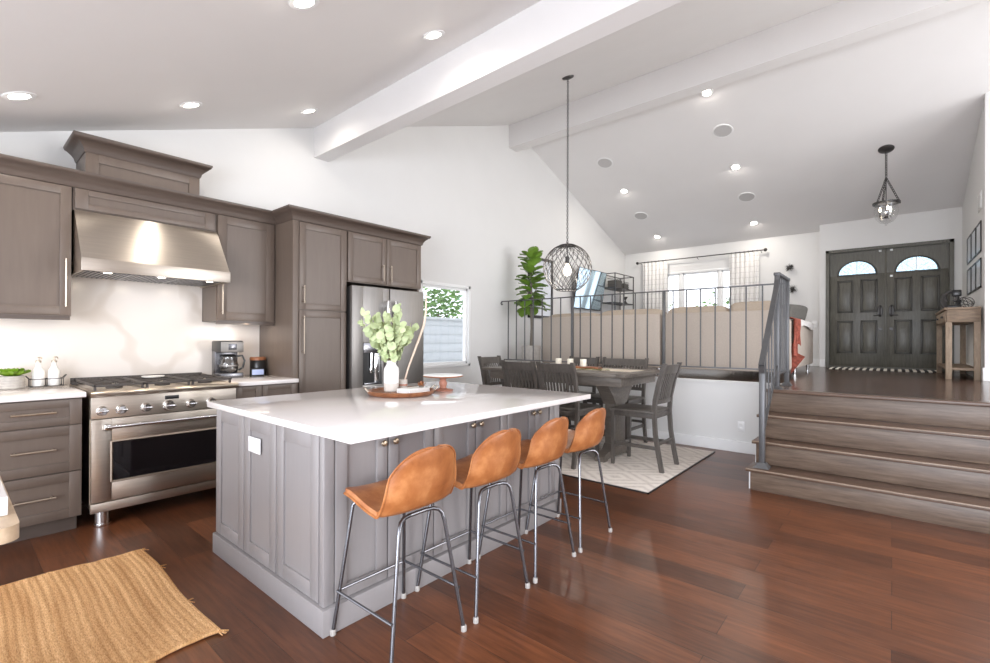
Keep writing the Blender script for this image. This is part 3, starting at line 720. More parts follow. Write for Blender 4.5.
MB().lathe([(.079, .058), (.081, .062), (.081, .072), (.079, .076)], (bx+.04, by-.005, CZ+.046), 28).build('carafe_band', 'steel2', cf_)
MB().tube([(bx+.075, by+.045, CZ+.20), (bx+.11, by+.085, CZ+.205), (bx+.125, by+.10, CZ+.16), (bx+.11, by+.09, CZ+.09), (bx+.09, by+.06, CZ+.07)], .009, 8).build('carafe_handle', 'black', cf_)
o = thing('canister', 'dark lidded canister beside the coffee maker', 'canister', (-4.82, 2.035, CZ))
MB().lathe([(0, 0), (.068, 0), (.072, .005), (.072, .155), (.068, .16), (0, .16)], (-4.82, 2.035, CZ), 32).build('jar', 'black', o)
MB().lathe([(.074, .152), (.074, .175), (.07, .182), (0, .183)], (-4.82, 2.035, CZ), 32).build('lid', 'acacia', o)
o = thing('digital_clock', 'small black display stand in front of the dark canister', 'display', (-4.70, 1.985, CZ))
MB().box((-4.72, 1.915, CZ), (-4.685, 2.045, CZ+.075), .006).build('case', 'black', o)
MB().box((-4.686, 1.925, CZ+.015), (-4.682, 2.035, CZ+.067), .002).build('screen', 'lcd', o)
# counter corner at the picture's left edge
o = thing('counter_unit', 'white counter corner with a pale rounded ledge at the left picture edge', 'counter', (-2.1, -.3, 0))
MB().box((-2.14, -.75, .10), (-1.72, -.05, .832)).build('body', 'cab', o)
MB().box((-2.12, -.75, 0), (-1.8, -.1, .10)).build('toe_kick', 'cab_dark', o)
MB().box((-2.6, -.8, .868), (-1.64, .106, .914), .003).build('slab', 'quartz', o)
m = MB(); P = [(-2.6, -.8), (-1.535, -.8), (-1.535, .085)]
for k in range(1, 7):
    a = PI/2*k/6; P.append((-1.57+.035*math.cos(a), .085+.035*math.sin(a)))
P += [(-2.6, .12)]
m.prism(P, lambda p, t: (p[0], p[1], t), .832, .8675); m.build('ledge', 'ledge_wood', o)
# jute rug
def jute():
    X0, X1, Y0, Y1 = -3.50, -2.26, -.12, .79
    m = MB(); NU, NV = 46, 184
    def fn(u, v):
        x = X0+(X1-X0)*u+.012*math.sin(v*9+u*3); y = Y0+(Y1-Y0)*v+.008*math.sin(u*7)
        return (x, y, .014+.0032*abs(math.sin(v*32*PI))+.0008*math.sin(u*150+v*40)+.002*math.sin(u*9+v*5))
    m.grid(fn, NU, NV)
    def edge(pts): m.tube(pts, .009, 6)
    edge([Vector(fn(u/20, 0))-Vector((0, 0, .006)) for u in range(21)]); edge([Vector(fn(u/20, 1))-Vector((0, 0, .006)) for u in range(21)])
    edge([Vector(fn(0, u/20))-Vector((0, 0, .006)) for u in range(21)]); edge([Vector(fn(1, u/20))-Vector((0, 0, .006)) for u in range(21)])
    o = thing('jute_rug', 'tan braided jute rug on the dark kitchen floor', 'rug', ((X0+X1)/2, (Y0+Y1)/2, 0))
    m.build('weave', 'jute', o)
    for (u, v) in ((0, 1), (1, 1), (.28, 1), (.7, 1), (1, .7)):
        t = MB(); b_ = Vector(fn(u, v)); 
        for k in range(5):
            a = random.uniform(-.5, 2.0) if u else random.uniform(.8, 2.6)
            t.tube([b_-Vector((0, 0, .006)), b_+Vector((math.cos(a)*.02, math.sin(a)*.02, -.004)), b_+Vector((math.cos(a+.3)*.04, math.sin(a+.3)*.04, -.011))], [.004, .003, .002], 5)
        t.build('fringe_tuft', 'jute', o)
jute()

# ================================================================== ISLAND
o = thing('kitchen_island', 'grey panelled kitchen island cabinet', 'island', (-2.5, 2.0, 0))
IX0, IX1, IY0, IY1 = -3.145, -1.895, 1.085, 2.985
MB().box((IX0+.02, IY0+.02, .10), (IX1-.02, IY1-.02, .878)).build('body', 'isl', o)
MB().box((IX0-.014, IY0-.014, 0), (IX1+.018, IY1+.005, .118), .004).build('plinth', 'isl', o)
f = FY(IY0+.02)
for (u0, u1) in ((IX0, -2.745), (-2.737, -2.357), (-2.349, -1.945)):
    shaker(f, u0, u1, .125, .874, .072, .02, .009).build('end_panel', 'isl', o)
MB().box((-1.935, IY0-.002, .12), (IX1, IY0+.05, .878), .005).build('corner_post', 'isl', o)
MB().box((IX1-.05, IY1-.06, .12), (IX1, IY1, .878), .005).build('corner_post', 'isl', o)
f = FX(IX1-.02)
ed = [1.135, 1.425, 1.728, 2.062, 2.362, 2.672, 2.925]
for i in range(6):
    d = shaker(f, ed[i]+.004, ed[i+1]-.004, .125, .874, .06, .02, .014).build('door', 'isl', o)
    ku = ed[i+1]-.035 if i % 2 == 0 else ed[i]+.035
    k = MB().lathe([(0, .03), (.012, .027), (.0165, .018), (.0135, .011), (.006, .008), (.006, 0)], (0, 0, 0), 18)
    k.xf(Matrix.Translation(f(ku, .795, .02)) @ Matrix.Rotation(PI/2, 4, 'Y')).build('knob', 'brass', d)
tag(MB().box((-3.215, 1.055, .880), (-1.645, 3.005, .914), .003).build('countertop', 'quartz'), 'white quartz top on the grey kitchen island', 'countertop')
o = thing('outlet_plate', 'white outlet plate on the grey island end panel', 'outlet', (-2.60, IY0-.004, .69))
MB().box((-2.672, IY0-.006, .69), (-2.53, IY0+.001, .772), .003).build('plate', 'gloss_white', o)
for u in (-2.637, -2.565): MB().box((u-.022, IY0-.009, .705), (u+.022, IY0-.005, .757), .003).build('socket', 'gloss_white', o)
# stools
def stool():
    o = thing('bar_stool', '', 'stool', (0, 0, 0), 'tan leather stools along the island')
    # shell profile in x-z, s from the front edge of the seat to the top of the back
    pr = [(-.170, .598), (-.14, .618), (-.08, .618), (0, .598), (.07, .583), (.13, .582), (.182, .608), (.212, .668), (.226, .755), (.236, .815), (.240, .857)]
    hw = [.100, .170, .200, .212, .219, .222, .222, .217, .204, .170, .075]
    def cr(P, t):
        n = len(P)-1; x = t*n; i = min(int(x), n-1); u = x-i
        p0, p1, p2, p3 = P[max(i-1, 0)], P[i], P[i+1], P[min(i+2, n)]
        h = lambda a, b_, c, d: .5*((2*b_)+(-a+c)*u+(2*a-5*b_+4*c-d)*u*u+(-a+3*b_-3*c+d)*u**3)
        return tuple(h(*q) for q in zip(p0, p1, p2, p3)) if isinstance(p0, tuple) else h(p0, p1, p2, p3)
    def fn(s_, v):
        s_ = s_-.05*math.sin(2*PI*s_)
        x, z = cr(pr, s_); t = 2*v-1
        w_ = .186+.014*math.sin(PI*min(1, s_*1.1))
        if s_ > .64: w_ *= max(.02, 1-((s_-.64)/.36)**2.6)**.5
        if s_ < .16: w_ *= max(.10, 1-((.16-s_)/.16)**2.4*.92)**.5
        e = .016*t**4+.030*t*t
        e *= 1-.75*max(0, (s_-.8)/.2)
        k = max(0, min(1, (s_-.42)/.22)); k = k*k*(3-2*k)
        return (x-e*1.2*k, w_*t*(1-.06*t*t)/.94, z+e*(1-k)*.35)
    m = MB(); m.grid(fn, 44, 18); m.thick(.024)
    bmesh.ops.smooth_vert(m.bm, verts=m.bm.verts, factor=.3, use_axis_x=True, use_axis_y=True, use_axis_z=True)
    sh = m.build('seat_shell', 'leather', o, angle=80)
    s_ = MB()
    rim = [fn(i/44, 0) for i in range(45)]+[fn(1, j/18) for j in range(4, 18, 4)]+[fn(1-i/44, 1) for i in range(45)]+[fn(0, 1-j/18) for j in range(1, 18)]
    s_.tube(rim, .005, 6, True); s_.build('piping', 'leather', sh)
    for sy in (-1, 1):
        q = MB().tube([(-.205, sy*.195, .012), (-.138, sy*.142, .572), (-.130, sy*.130, .586), (-.105, sy*.10, .590)], .0085, 10).build('leg', 'gun', o)
        MB().lathe([(0, 0), (.013, 0), (.0135, .02), (.010, .026), (0, .026)], (-.2055, sy*.1955, 0), 12).build('foot_cap', 'pad', q)
        q = MB().tube([(.21, sy*.20, .012), (.160, sy*.126, .505), (.155, sy*.117, .538), (.146, sy*.103, .555), (.136, sy*.080, .562), (.128, sy*.04, .563)], .0085, 10).build('leg', 'gun', o)
        MB().lathe([(0, 0), (.013, 0), (.0135, .02), (.010, .026), (0, .026)], (.2105, sy*.2005, 0), 12).build('foot_cap', 'pad', q)
        MB().tube([(-.188, sy*.186, .195), (.197, sy*.184, .195)], .006, 8).build('footrest', 'gun', o)
    MB().tube([(.128, -.05, .563), (.128, .05, .563)], .0085, 10).build('seat_rail', 'gun', o)
    MB().tube([(-.105, -.11, .590), (-.105, .11, .590)], .0085, 10).build('seat_rail', 'gun', o)
    MB().tube([(-.188, -.186, .195), (-.188, .186, .195)], .006, 8).build('footrest', 'gun', o)
    return o
st = stool()
labs = ['tan leather bar stool nearest the island corner with the outlet plate', 'tan leather bar stool second from the near island corner',
        'tan leather bar stool third from the near island corner', 'tan leather bar stool at the far end of the island, nearest the dining rug']
for i, y in enumerate((1.312, 1.792, 2.262, 2.738)):
    c = st if i == 0 else copy_tree(st)
    c['label'] = labs[i]; place(c, (-1.668, y, 0))
# things on the island
IZ = .914
o = thing('wooden_tray', 'round wooden tray with handles on the island', 'tray', (-2.60, 2.06, IZ))
TX, TY, TR = -2.615, 2.075, .235
MB().lathe([(0, .004), (.05, 0), (.20, 0), (.222, .008), (TR, .03), (TR-.006, .034), (TR-.016, .026), (.21, .018), (0, .018)], (TX, TY, IZ), 48).build('dish', 'acacia', o)
for a in (math.radians(60), math.radians(240)):
    c_, s_ = math.cos(a), math.sin(a); t_ = Vector((-s_, c_, 0)); b_ = Vector((TX, TY, IZ))+Vector((c_, s_, 0))*(TR-.012)
    MB().tube([b_-t_*.055+Vector((0, 0, .03)), b_-t_*.05+Vector((c_*.025, s_*.025, .055)), b_+t_*.05+Vector((c_*.025, s_*.025, .055)), b_+t_*.055+Vector((0, 0, .03))], .005, 8).build('handle', 'nickel', o)
TZ = IZ+.0185
VX, VY = -2.70, 2.055
o = thing('vase', 'white ceramic vase with a raw stone coloured base on the wooden tray', 'vase', (VX, VY, TZ))
MB().lathe([(0, 0), (.047, 0), (.051, .004), (.0525, .06)], (VX, VY, TZ), 36).lathe([(0, .002), (.02, .002)], (VX, VY, TZ), 36).build('lower_band', 'sand', o)
MB().lathe([(.0525, .06), (.053, .14), (.050, .165), (.036, .185), (.033, .195), (.034, .215), (.030, .217), (.029, .19), (.03, .1), (0, .09)], (VX, VY, TZ), 36).build('glazed_body', 'white_cer', o)
o = thing('eucalyptus_bunch', 'pale green eucalyptus stems standing in the white vase', 'plant', (VX, VY, TZ+.21))
st_, lf = MB(), MB()
for k in range(16):
    a = 2*PI*k/16+random.uniform(-.3, .3); sp = random.uniform(.03, .21); H = random.uniform(.22, .45)-sp*.55
    p = [Vector((VX, VY, TZ+.12)), Vector((VX+math.cos(a)*.02, VY+math.sin(a)*.02, TZ+.215)), Vector((VX+math.cos(a)*sp*.6, VY+math.sin(a)*sp*.6, TZ+.22+H*.55)), Vector((VX+math.cos(a)*sp, VY+math.sin(a)*sp, TZ+.22+H))]
    st_.tube(p, [.002, .002, .0016, .001], 5)
    for j in range(10):
        t = .12+.88*j/9; i = 1 if t < .5 else 2; u = (t*2) % 1 if t < 1 else 1; q = p[i].lerp(p[i+1], u)
        for sgn in (-1, 1):
            n_ = Vector((random.gauss(0, 1), random.gauss(0, 1), random.gauss(0, .6))).normalized(); r = random.uniform(.016, .031)
            off = Vector((math.cos(a+sgn*1.4), math.sin(a+sgn*1.4), random.uniform(-.3, .5)))*r*1.1
            u1 = n_.orthogonal().normalized(); v1 = n_.cross(u1); c_ = q+off
            ring = [c_+u1*r*math.cos(w_)*1.05+v1*r*math.sin(w_)+n_*.15*r*math.cos(2*w_) for w_ in [2*PI*e/10 for e in range(10)]]
            lf.raw([c_]+ring, [(0, e+1, (e+1) % 10+1) for e in range(10)])
st_.build('stem', 'stem', o); lf.build('leaves', 'euc', o, True)
o = thing('match_cup', 'small beige patterned cup behind the white vase', 'cup', (-2.80, 2.225, IZ))
CX, CY = -2.80, 2.225
CX, CY = -2.72, 2.17
o.location = (CX, CY, TZ); ORG[o] = Vector((CX, CY, TZ))
MB().lathe([(0, 0), (.032, 0), (.035, .004), (.035, .075), (.031, .076), (.031, .01), (0, .008)], (CX, CY, TZ), 28).build('cup_body', 'sand', o)
MB().lathe([(.0352, .032), (.0358, .034), (.0358, .042), (.0352, .044)], (CX, CY, TZ), 28).build('cup_band', 'pinkwood', o)
tag(MB().tube([(CX, CY, TZ+.012), (CX+.04, CY+.02, TZ+.16), (CX+.11, CY+.055, TZ+.36), (CX+.145, CY+.075, TZ+.47), (CX+.160, CY+.08, TZ+.56), (CX+.165, CY+.078, TZ+.69)], [.006, .007, .0085, .009, .008, .004], 10).build('wooden_stick', 'palewood'), 'long thin pale wooden stick standing in the beige cup', 'stick')
o = thing('book', 'small white book lying at the front of the wooden tray', 'book', (-2.56, 2.10, TZ))
R = Matrix.Translation((-2.545, 2.13, TZ)) @ Matrix.Rotation(.12, 4, 'Z')
MB().box((-.06, -.105, 0), (.06, .105, .004), .001).box((-.06, -.105, .026), (.06, .105, .030), .001).box((-.06, -.105, 0), (-.056, .105, .03), .001).xf(R).build('cover', 'white_cer', o)
MB().box((-.055, -.101, .004), (.056, .101, .026)).xf(R).build('pages', 'fabric_white', o)
o = thing('dried_pod', 'brown dried flower pod on the white book', 'ornament', (-2.53, 2.185, TZ+.03))
m = MB()
for k in range(14):
    a = 2.4*k; el = .15+k*.085
    leaf_blade(m, (-2.53, 2.185, TZ+.033), (math.cos(a)*math.cos(el), math.sin(a)*math.cos(el), math.sin(el)), .042, .022, curl=-.4)
m.build('petals', 'acacia', o); MB().lathe([(0, 0), (.016, .002), (.018, .012), (0, .022)], (-2.53, 2.185, TZ+.03), 12).build('core', 'bark', o)
CKX, CKY = -2.60, 2.46
o = thing('cake_stand', 'cake stand with a white top and reddish turned wooden foot', 'cake stand', (CKX, CKY, IZ))
MB().lathe([(0, 0), (.075, 0), (.078, .006), (.06, .012), (.028, .018), (.024, .03), (.03, .045), (.03, .062), (.022, .075), (.026, .09), (.05, .098), (0, .098)], (CKX, CKY, IZ), 32).build('pedestal', 'pinkwood', o)
MB().lathe([(.05, .097), (.14, .103), (.152, .108), (.152, .114), (.15, .115)], (CKX, CKY, IZ), 40).build('wooden_rim', 'acacia', o)
MB().lathe([(.15, .114), (.148, .119), (0, .119)], (CKX, CKY, IZ), 40).lathe([(.149, .112), (0, .112)], (CKX, CKY, IZ), 40).build('plate', 'white_cer', o)

# ================================================================== STEPS
o = thing('staircase', 'grey brown wooden steps leading up to the raised entry floor', 'stairs', (1.2, 4.9, 0))
NO = [(4.535, .19), (4.765, .393), (4.965, .607), (5.245, ZP)]      # nosing front edge y and tread height
RS = [4.575, 4.80, 5.0, 5.28]
SX0, SX1 = -.945, 3.4
zb = 0
for i, ((yn, z), yr) in enumerate(zip(NO, RS)):
    MB().box((SX0, yr, zb), (SX1, yr+.02, z-.028), .001).build('riser', 'stair', o)
    ye = RS[i+1]+.02 if i < 3 else 5.33
    if i < 3:
        MB().box((SX0-.03, yn+.003, z-.028), (SX1, ye, z-.002), .006, 3).build('tread', 'tread', o)
        MB().box((SX0-.03, yn, z-.012), (SX1, yn+.012, z), .004, 3).build('nosing', 'nosing', o)  # thin pale strip, a painted highlight along the tread edge
    else:
        MB().box((SX0-.03, yn, z-.028), (SX1, ye, z+.004), .008, 3).build('nosing', 'tread', o)
    zb = z
# ================================================================== RAILINGS
RY = 6.045
o = thing('railing', 'long grey iron railing on the half wall behind the dining table', 'railing', (-2.9, RY, .822))
MB().box((-4.97, RY-.02, 1.93), (-.90, RY+.02, 1.945), .003).build('top_rail', 'rail', o)
MB().tube([(-4.96, RY, 1.938), (-4.985, RY, 1.925), (-4.99, RY, 1.90), (-4.975, RY, 1.885), (-4.96, RY, 1.895)], .012, 8).build('scroll_end', 'rail', o)
MB().box((-4.92, RY-.012, .966), (-.90, RY+.012, .982), .002).build('bottom_rail', 'rail', o)
for i in range(24):
    x = -4.835+.1685*i
    if abs(x+3.62) < .06 or abs(x+2.256) < .06: continue
    MB().box((x-.007, RY-.007, .98), (x+.007, RY+.007, 1.932)).build('baluster', 'rail', o)
for x in (-3.62, -2.256):
    w_ = .018 if x < -4 else .02
    MB().box((x-w_*.8, RY-w_, .822), (x+w_*.8, RY+w_, 1.932), .003).build('post', 'rail', o)
SXR = -.868
o = thing('stair_railing', 'grey iron handrail and posts rising along the left side of the steps', 'railing', (SXR, 5.4, .2))
MB().box((SXR-.022, 4.63, .19), (SXR+.022, 4.675, 1.04), .003).build('post', 'rail', o)
MB().hexa([(SXR-.06, 4.595, .19), (SXR+.06, 4.595, .19), (SXR+.06, 4.715, .19), (SXR-.06, 4.715, .19)], [(SXR-.03, 4.62, .235), (SXR+.03, 4.62, .235), (SXR+.03, 4.685, .235), (SXR-.03, 4.685, .235)]).build('post_foot', 'rail', o)
for y in (5.34, 5.90): 
    MB().box((SXR-.022, y-.022, ZP), (SXR+.022, y+.022, 1.95), .003).build('post', 'rail', o)
    MB().hexa([(SXR-.05, y-.05, ZP), (SXR+.05, y-.05, ZP), (SXR+.05, y+.05, ZP), (SXR-.05, y+.05, ZP)], [(SXR-.028, y-.028, ZP+.03), (SXR+.028, y-.028, ZP+.03), (SXR+.028, y+.028, ZP+.03), (SXR-.028, y+.028, ZP+.03)]).build('post_foot', 'rail', o)
m = MB(); HR = [(4.64, 1.02), (4.615, 1.08), (4.66, 1.13), (5.28, 1.80), (5.34, 1.90), (5.36, 1.962)]
def strip(mb, pts, w_, t_):
    for a, b_ in zip(pts, pts[1:]):
        d = (Vector(b_)-Vector(a)).normalized(); n_ = Vector((-d.y, d.x))*t_/2
        a0, a1, b0, b1 = Vector(a)-n_, Vector(a)+n_, Vector(b_)-n_, Vector(b_)+n_
        mb.hexa([(SXR-w_, a0.x, a0.y), (SXR+w_, a0.x, a0.y), (SXR+w_, b0.x, b0.y), (SXR-w_, b0.x, b0.y)], [(SXR-w_, a1.x, a1.y), (SXR+w_, a1.x, a1.y), (SXR+w_, b1.x, b1.y), (SXR-w_, b1.x, b1.y)])
strip(m, HR, .022, .034); m.build('handrail', 'rail', o)
MB().box((SXR-.028, 5.31, 1.945), (SXR+.028, 5.93, 1.975), .006).build('level_rail', 'rail', o)
m = MB(); strip(m, [(4.66, .46), (5.34, 1.06)], .01, .022); m.build('lower_rail', 'rail', o)
for k in range(4):
    y = 4.79+.138*k; zr = 1.13+(y-4.66)*1.08-.015; zl = .46+(y-4.66)*.88
    MB().box((SXR-.007, y-.007, zl), (SXR+.007, y+.007, zr)).build('baluster', 'rail', o)
MB().box((SXR-.01, 5.34, .966), (SXR+.01, 5.90, .984)).build('bottom_rail', 'rail', o)
for k in range(4):
    y = 5.45+.112*k
    MB().box((SXR-.007, y-.007, .975), (SXR+.007, y+.007, 1.95)).build('baluster', 'rail', o)

# ================================================================== DINING
RZ = .013
o = thing('area_rug', 'pale lozenge patterned rug under the dining table', 'rug', (-2.95, 4.83, 0))
MB().box((-4.32, 3.87, .001), (-1.575, 5.80, RZ), .004).build('pile', 'rug', o)
m = MB()
for (a, b_) in (((-4.33, 3.86), (-1.565, 3.872)), ((-4.33, 5.798), (-1.565, 5.81)), ((-1.577, 3.86), (-1.565, 5.81)), ((-4.33, 3.86), (-4.318, 5.81))): m.box((a[0], a[1], 0), (b_[0], b_[1], RZ-.002))
m.build('dark_binding', 'dark_metal', o)
o = thing('dining_table', 'counter height weathered grey trestle table with a plank top', 'table', (-2.96, 4.87, RZ))
TX0, TX1, TY0, TY1, TT = -3.90, -2.02, 4.36, 5.40, .957
m = MB()
for k in range(5):
    a = TY0+k*(TY1-TY0)/5; m.box((TX0+.09, a, TT-.036), (TX1-.09, a+(TY1-TY0)/5-.002, TT), .003)
m.box((TX0, TY0, TT-.036), (TX0+.089, TY1, TT), .003).box((TX1-.089, TY0, TT-.036), (TX1, TY1, TT), .003)
m.build('tabletop', 'table', o)
m = MB().box((TX0+.07, TY0+.07, TT-.135), (TX1-.07, TY0+.095, TT-.037), .003).box((TX0+.07, TY1-.095, TT-.135), (TX1-.07, TY1-.07, TT-.037), .003).box((TX0+.07, TY0+.095, TT-.135), (TX0+.095, TY1-.095, TT-.037), .003).box((TX1-.095, TY0+.095, TT-.135), (TX1-.07, TY1-.095, TT-.037), .003)
m.build('apron', 'table', o)
for x in (-2.36, -3.56):
    p = MB().box((x-.06, 4.74, RZ+.09), (x+.06, 5.0, .70), .005).build('pedestal', 'table', o)
    q = [(4.74, .60), (4.70, .64), (4.66, .70), (4.60, .76), (4.56, .80), (4.54, .825), (5.20, .825), (5.18, .80), (5.14, .76), (5.08, .70), (5.04, .64), (5.0, .60)]
    MB().prism(q, lambda p_, t: (t, p_[0], p_[1]), x-.075, x+.075).build('corbel', 'table', o)
    q = [(4.50, 0), (4.58, 0), (4.60, .02), (5.06, .02), (5.08, 0), (5.16, 0), (5.16, .05), (5.14, .07), (5.08, .10), (5.02, .16), (4.72, .16), (4.66, .10), (4.53, .07), (4.50, .05)]
    MB().prism([(a, b_+RZ) for a, b_ in q], lambda p_, t: (t, p_[0], p_[1]), x-.055, x+.055).build('foot', 'table', o)
MB().box((-3.5, 4.845, .34), (-2.42, 4.895, .44), .004).build('stretcher', 'table', o)
def dining_chair(wd, ns, name='dining_chair'):
    o = thing(name, '', 'chair', (0, 0, 0), 'dark grey slat back dining chairs')
    h = wd/2; sz = .585
    s = MB().box((-h-.005, -.225, sz-.028), (h+.005, .245, sz), .008).build('seat', 'chair', o)
    for sx in (-1, 1):
        MB().hexa([(sx*(h-.03)-.015, .205, 0), (sx*(h-.03)+.015, .205, 0), (sx*(h-.03)+.015, .235, 0), (sx*(h-.03)-.015, .235, 0)],
                  [(sx*(h-.03)-.022, .195, sz-.028), (sx*(h-.03)+.022, .195, sz-.028), (sx*(h-.03)+.022, .237, sz-.028), (sx*(h-.03)-.022, .237, sz-.028)]).build('leg', 'chair', o)
        m = MB(); pts = [(-.30, 0), (-.27, .15), (-.235, .36), (-.222, .56), (-.232, .70), (-.27, .88), (-.328, 1.06)]
        x = sx*(h-.018)
        for (a, b_) in zip(pts, pts[1:]):
            m.hexa([(x-.018, a[0]-.02, a[1]), (x+.018, a[0]-.02, a[1]), (x+.018, a[0]+.02, a[1]), (x-.018, a[0]+.02, a[1])], [(x-.018, b_[0]-.02, b_[1]), (x+.018, b_[0]-.02, b_[1]), (x+.018, b_[0]+.02, b_[1]), (x-.018, b_[0]+.02, b_[1])])
        bmesh.ops.remove_doubles(m.bm, verts=m.bm.verts, dist=1e-5)
        bmesh.ops.delete(m.bm, geom=[f_ for f_ in m.bm.faces if len(f_.verts) == 4 and all(len(e.link_faces) > 2 for e in f_.edges)], context='FACES_ONLY')
        m.build('back_leg', 'chair', o)
    for (z, y0, y1, nm_) in ((sz-.075, .19, .22, 'front_apron'), (sz-.075, -.225, -.20, 'back_apron')): MB().box((-h+.03, y0, z), (h-.03, y1, sz-.028), .002).build(nm_, 'chair', o)
    for sx in (-1, 1): MB().box((sx*(h-.03)-.012, -.21, sz-.075), (sx*(h-.03)+.012, .20, sz-.028), .002).build('side_apron', 'chair', o)
    def curved(name, z0, z1, ya, yb, th=.022, cv=.022):
        m = MB(); N = 8
        for i in range(N):
            for_ = []
            for t in (i/N, (i+1)/N):
                x = -h+.03+(2*h-.06)*t; c_ = -cv*math.sin(PI*t); for_.append((x, c_))
            (xa, ca), (xb, cb) = for_
            m.hexa([(xa, ya+ca-th/2, z0), (xb, ya+cb-th/2, z0), (xb, ya+cb+th/2, z0), (xa, ya+ca+th/2, z0)], [(xa, yb+ca-th/2, z1), (xb, yb+cb-th/2, z1), (xb, yb+cb+th/2, z1), (xa, yb+ca+th/2, z1)])
        bmesh.ops.remove_doubles(m.bm, verts=m.bm.verts, dist=1e-5)
        bmesh.ops.delete(m.bm, geom=[f_ for f_ in m.bm.faces if all(len(e.link_faces) > 2 for e in f_.edges)], context='FACES_ONLY')
        return m.build(name, 'chair', o)
    curved('top_rail', .955, 1.045, -.295, -.323); curved('lower_rail', .655, .695, -.228, -.231)
    for k in range(ns):
        t = (k+1)/(ns+1); x = -h+.03+(2*h-.06)*t; c_ = -.022*math.sin(PI*t)
        m = MB(); P = [(-.231+c_, .69), (-.255+c_, .82), (-.297+c_, .96)]
        for a, b_ in zip(P, P[1:]): m.hexa([(x-.010, a[0]-.006, a[1]), (x+.010, a[0]-.006, a[1]), (x+.010, a[0]+.006, a[1]), (x-.010, a[0]+.006, a[1])], [(x-.010, b_[0]-.006, b_[1]), (x+.010, b_[0]-.006, b_[1]), (x+.010, b_[0]+.006, b_[1]), (x-.010, b_[0]+.006, b_[1])])
        bmesh.ops.remove_doubles(m.bm, verts=m.bm.verts, dist=1e-5)
        m.build('slat', 'chair', o)
    for sx in (-1, 1): MB().box((sx*(h-.028)-.010, -.25, .205), (sx*(h-.028)+.010, .21, .24), .002).build('side_stretcher', 'chair', o)
    MB().box((-h+.03, .205, .165), (h-.03, .226, .20), .002).build('front_stretcher', 'chair', o)
    MB().box((-h+.03, -.262, .25), (h-.03, -.244, .28), .002).build('back_stretcher', 'chair', o)
    return o
ch = dining_chair(.45, 9)
ch['label'] = 'dark grey slat back chair at the right end of the dining table, nearest the steps'
place(ch, (-2.005, 4.735, RZ), PI/2)
for (x, y, rz, lab) in ((-2.635, 4.385, .0, 'dark grey slat back chair on the table side facing the island, beside the far stool'),
                        (-3.12, 4.385, .0, 'dark grey slat back chair on the table side facing the island, further from the steps'),
                        (-3.99, 4.97, -PI/2, 'dark grey slat back chair at the window end of the dining table'),
                        (-3.26, 5.44, PI, 'dark grey slat back chair behind the candles on the half wall side')):
    c = copy_tree(ch); c['label'] = lab; place(c, (x, y, RZ), rz)
ch2 = dining_chair(.62, 13)
ch2['label'] = 'extra wide dark grey slat back chair on the half wall side of the dining table'
place(ch2, (-2.66, 5.44, RZ), PI)
# table top things
tag(MB().box((-3.75, 4.78, TT+.0005), (-2.14, 5.14, TT+.003)).build('table_runner', 'runner'), 'beige linen runner lying along the dining table', 'runner')
TP = TT+.0035
o = thing('candle_tray', 'dark wooden board holding the three candles on the beige runner', 'tray', (-2.96, 5.00, TP))
MB().box((-3.32, 4.92, TP), (-2.62, 5.08, TP+.022), .006).build('board', 'acacia', o)
for e in (-1, 1): MB().tube([(-2.97+e*.35, 4.96, TP+.012), (-2.97+e*.385, 4.97, TP+.03), (-2.97+e*.385, 5.03, TP+.03), (-2.97+e*.35, 5.04, TP+.012)], .005, 6).build('handle', 'dark_metal', o)
for (x, lab) in ((-3.19, 'ivory pillar candle, leftmost on the dining table'), (-3.02, 'ivory pillar candle between the two others on the dining table'), (-2.84, 'ivory pillar candle, rightmost on the dining table')):
    c = thing('pillar_candle', lab, 'candle', (x, 5.00, TP+.0225), 'ivory candles on the dining table')
    MB().lathe([(0, 0), (.036, 0), (.038, .003), (.038, .083), (.034, .086), (.028, .082), (0, .080)], (x, 5.00, TP+.0225), 24).build('wax', 'wax', c)
    MB().tube([(x, 5.00, TP+.10), (x+.002, 5.00, TP+.115)], .0015, 5).build('wick', 'black', c)
o = thing('olive_sprig', 'dry olive sprig lying beside the candles on the table', 'sprig', (-2.55, 4.72, TP))
sm, lm = MB(), MB()
for (a, b_) in (((-2.75, 4.70), (-2.38, 4.77)), ((-2.70, 4.73), (-2.44, 4.69)), ((-3.3, 4.73), (-2.95, 4.70))):
    sm.tube([(a[0], a[1], TP+.004), ((a[0]+b_[0])/2, (a[1]+b_[1])/2, TP+.014), (b_[0], b_[1], TP+.006)], .003, 5)
    for k in range(12):
        t = k/11; x = a[0]+(b_[0]-a[0])*t; y = a[1]+(b_[1]-a[1])*t; an = random.uniform(0, 6.3)
        leaf_blade(lm, (x, y, TP+.008), (math.cos(an), math.sin(an), random.uniform(.1, .5)), .045, .016)
sm.build('twig', 'stem', o); lm.build('leaves', 'leafy', o)
# outlet on the half wall
o = thing('outlet_plate', 'white outlet plate low on the half wall beside the steps', 'outlet', (-1.34, 6.015, .25))
MB().box((-1.375, 6.013, .245), (-1.305, 6.0195, .36), .003).build('plate', 'gloss_white', o)
for z in (.275, .33): MB().box((-1.358, 6.010, z-.015), (-1.322, 6.014, z+.015), .003).build('socket', 'trim', o)

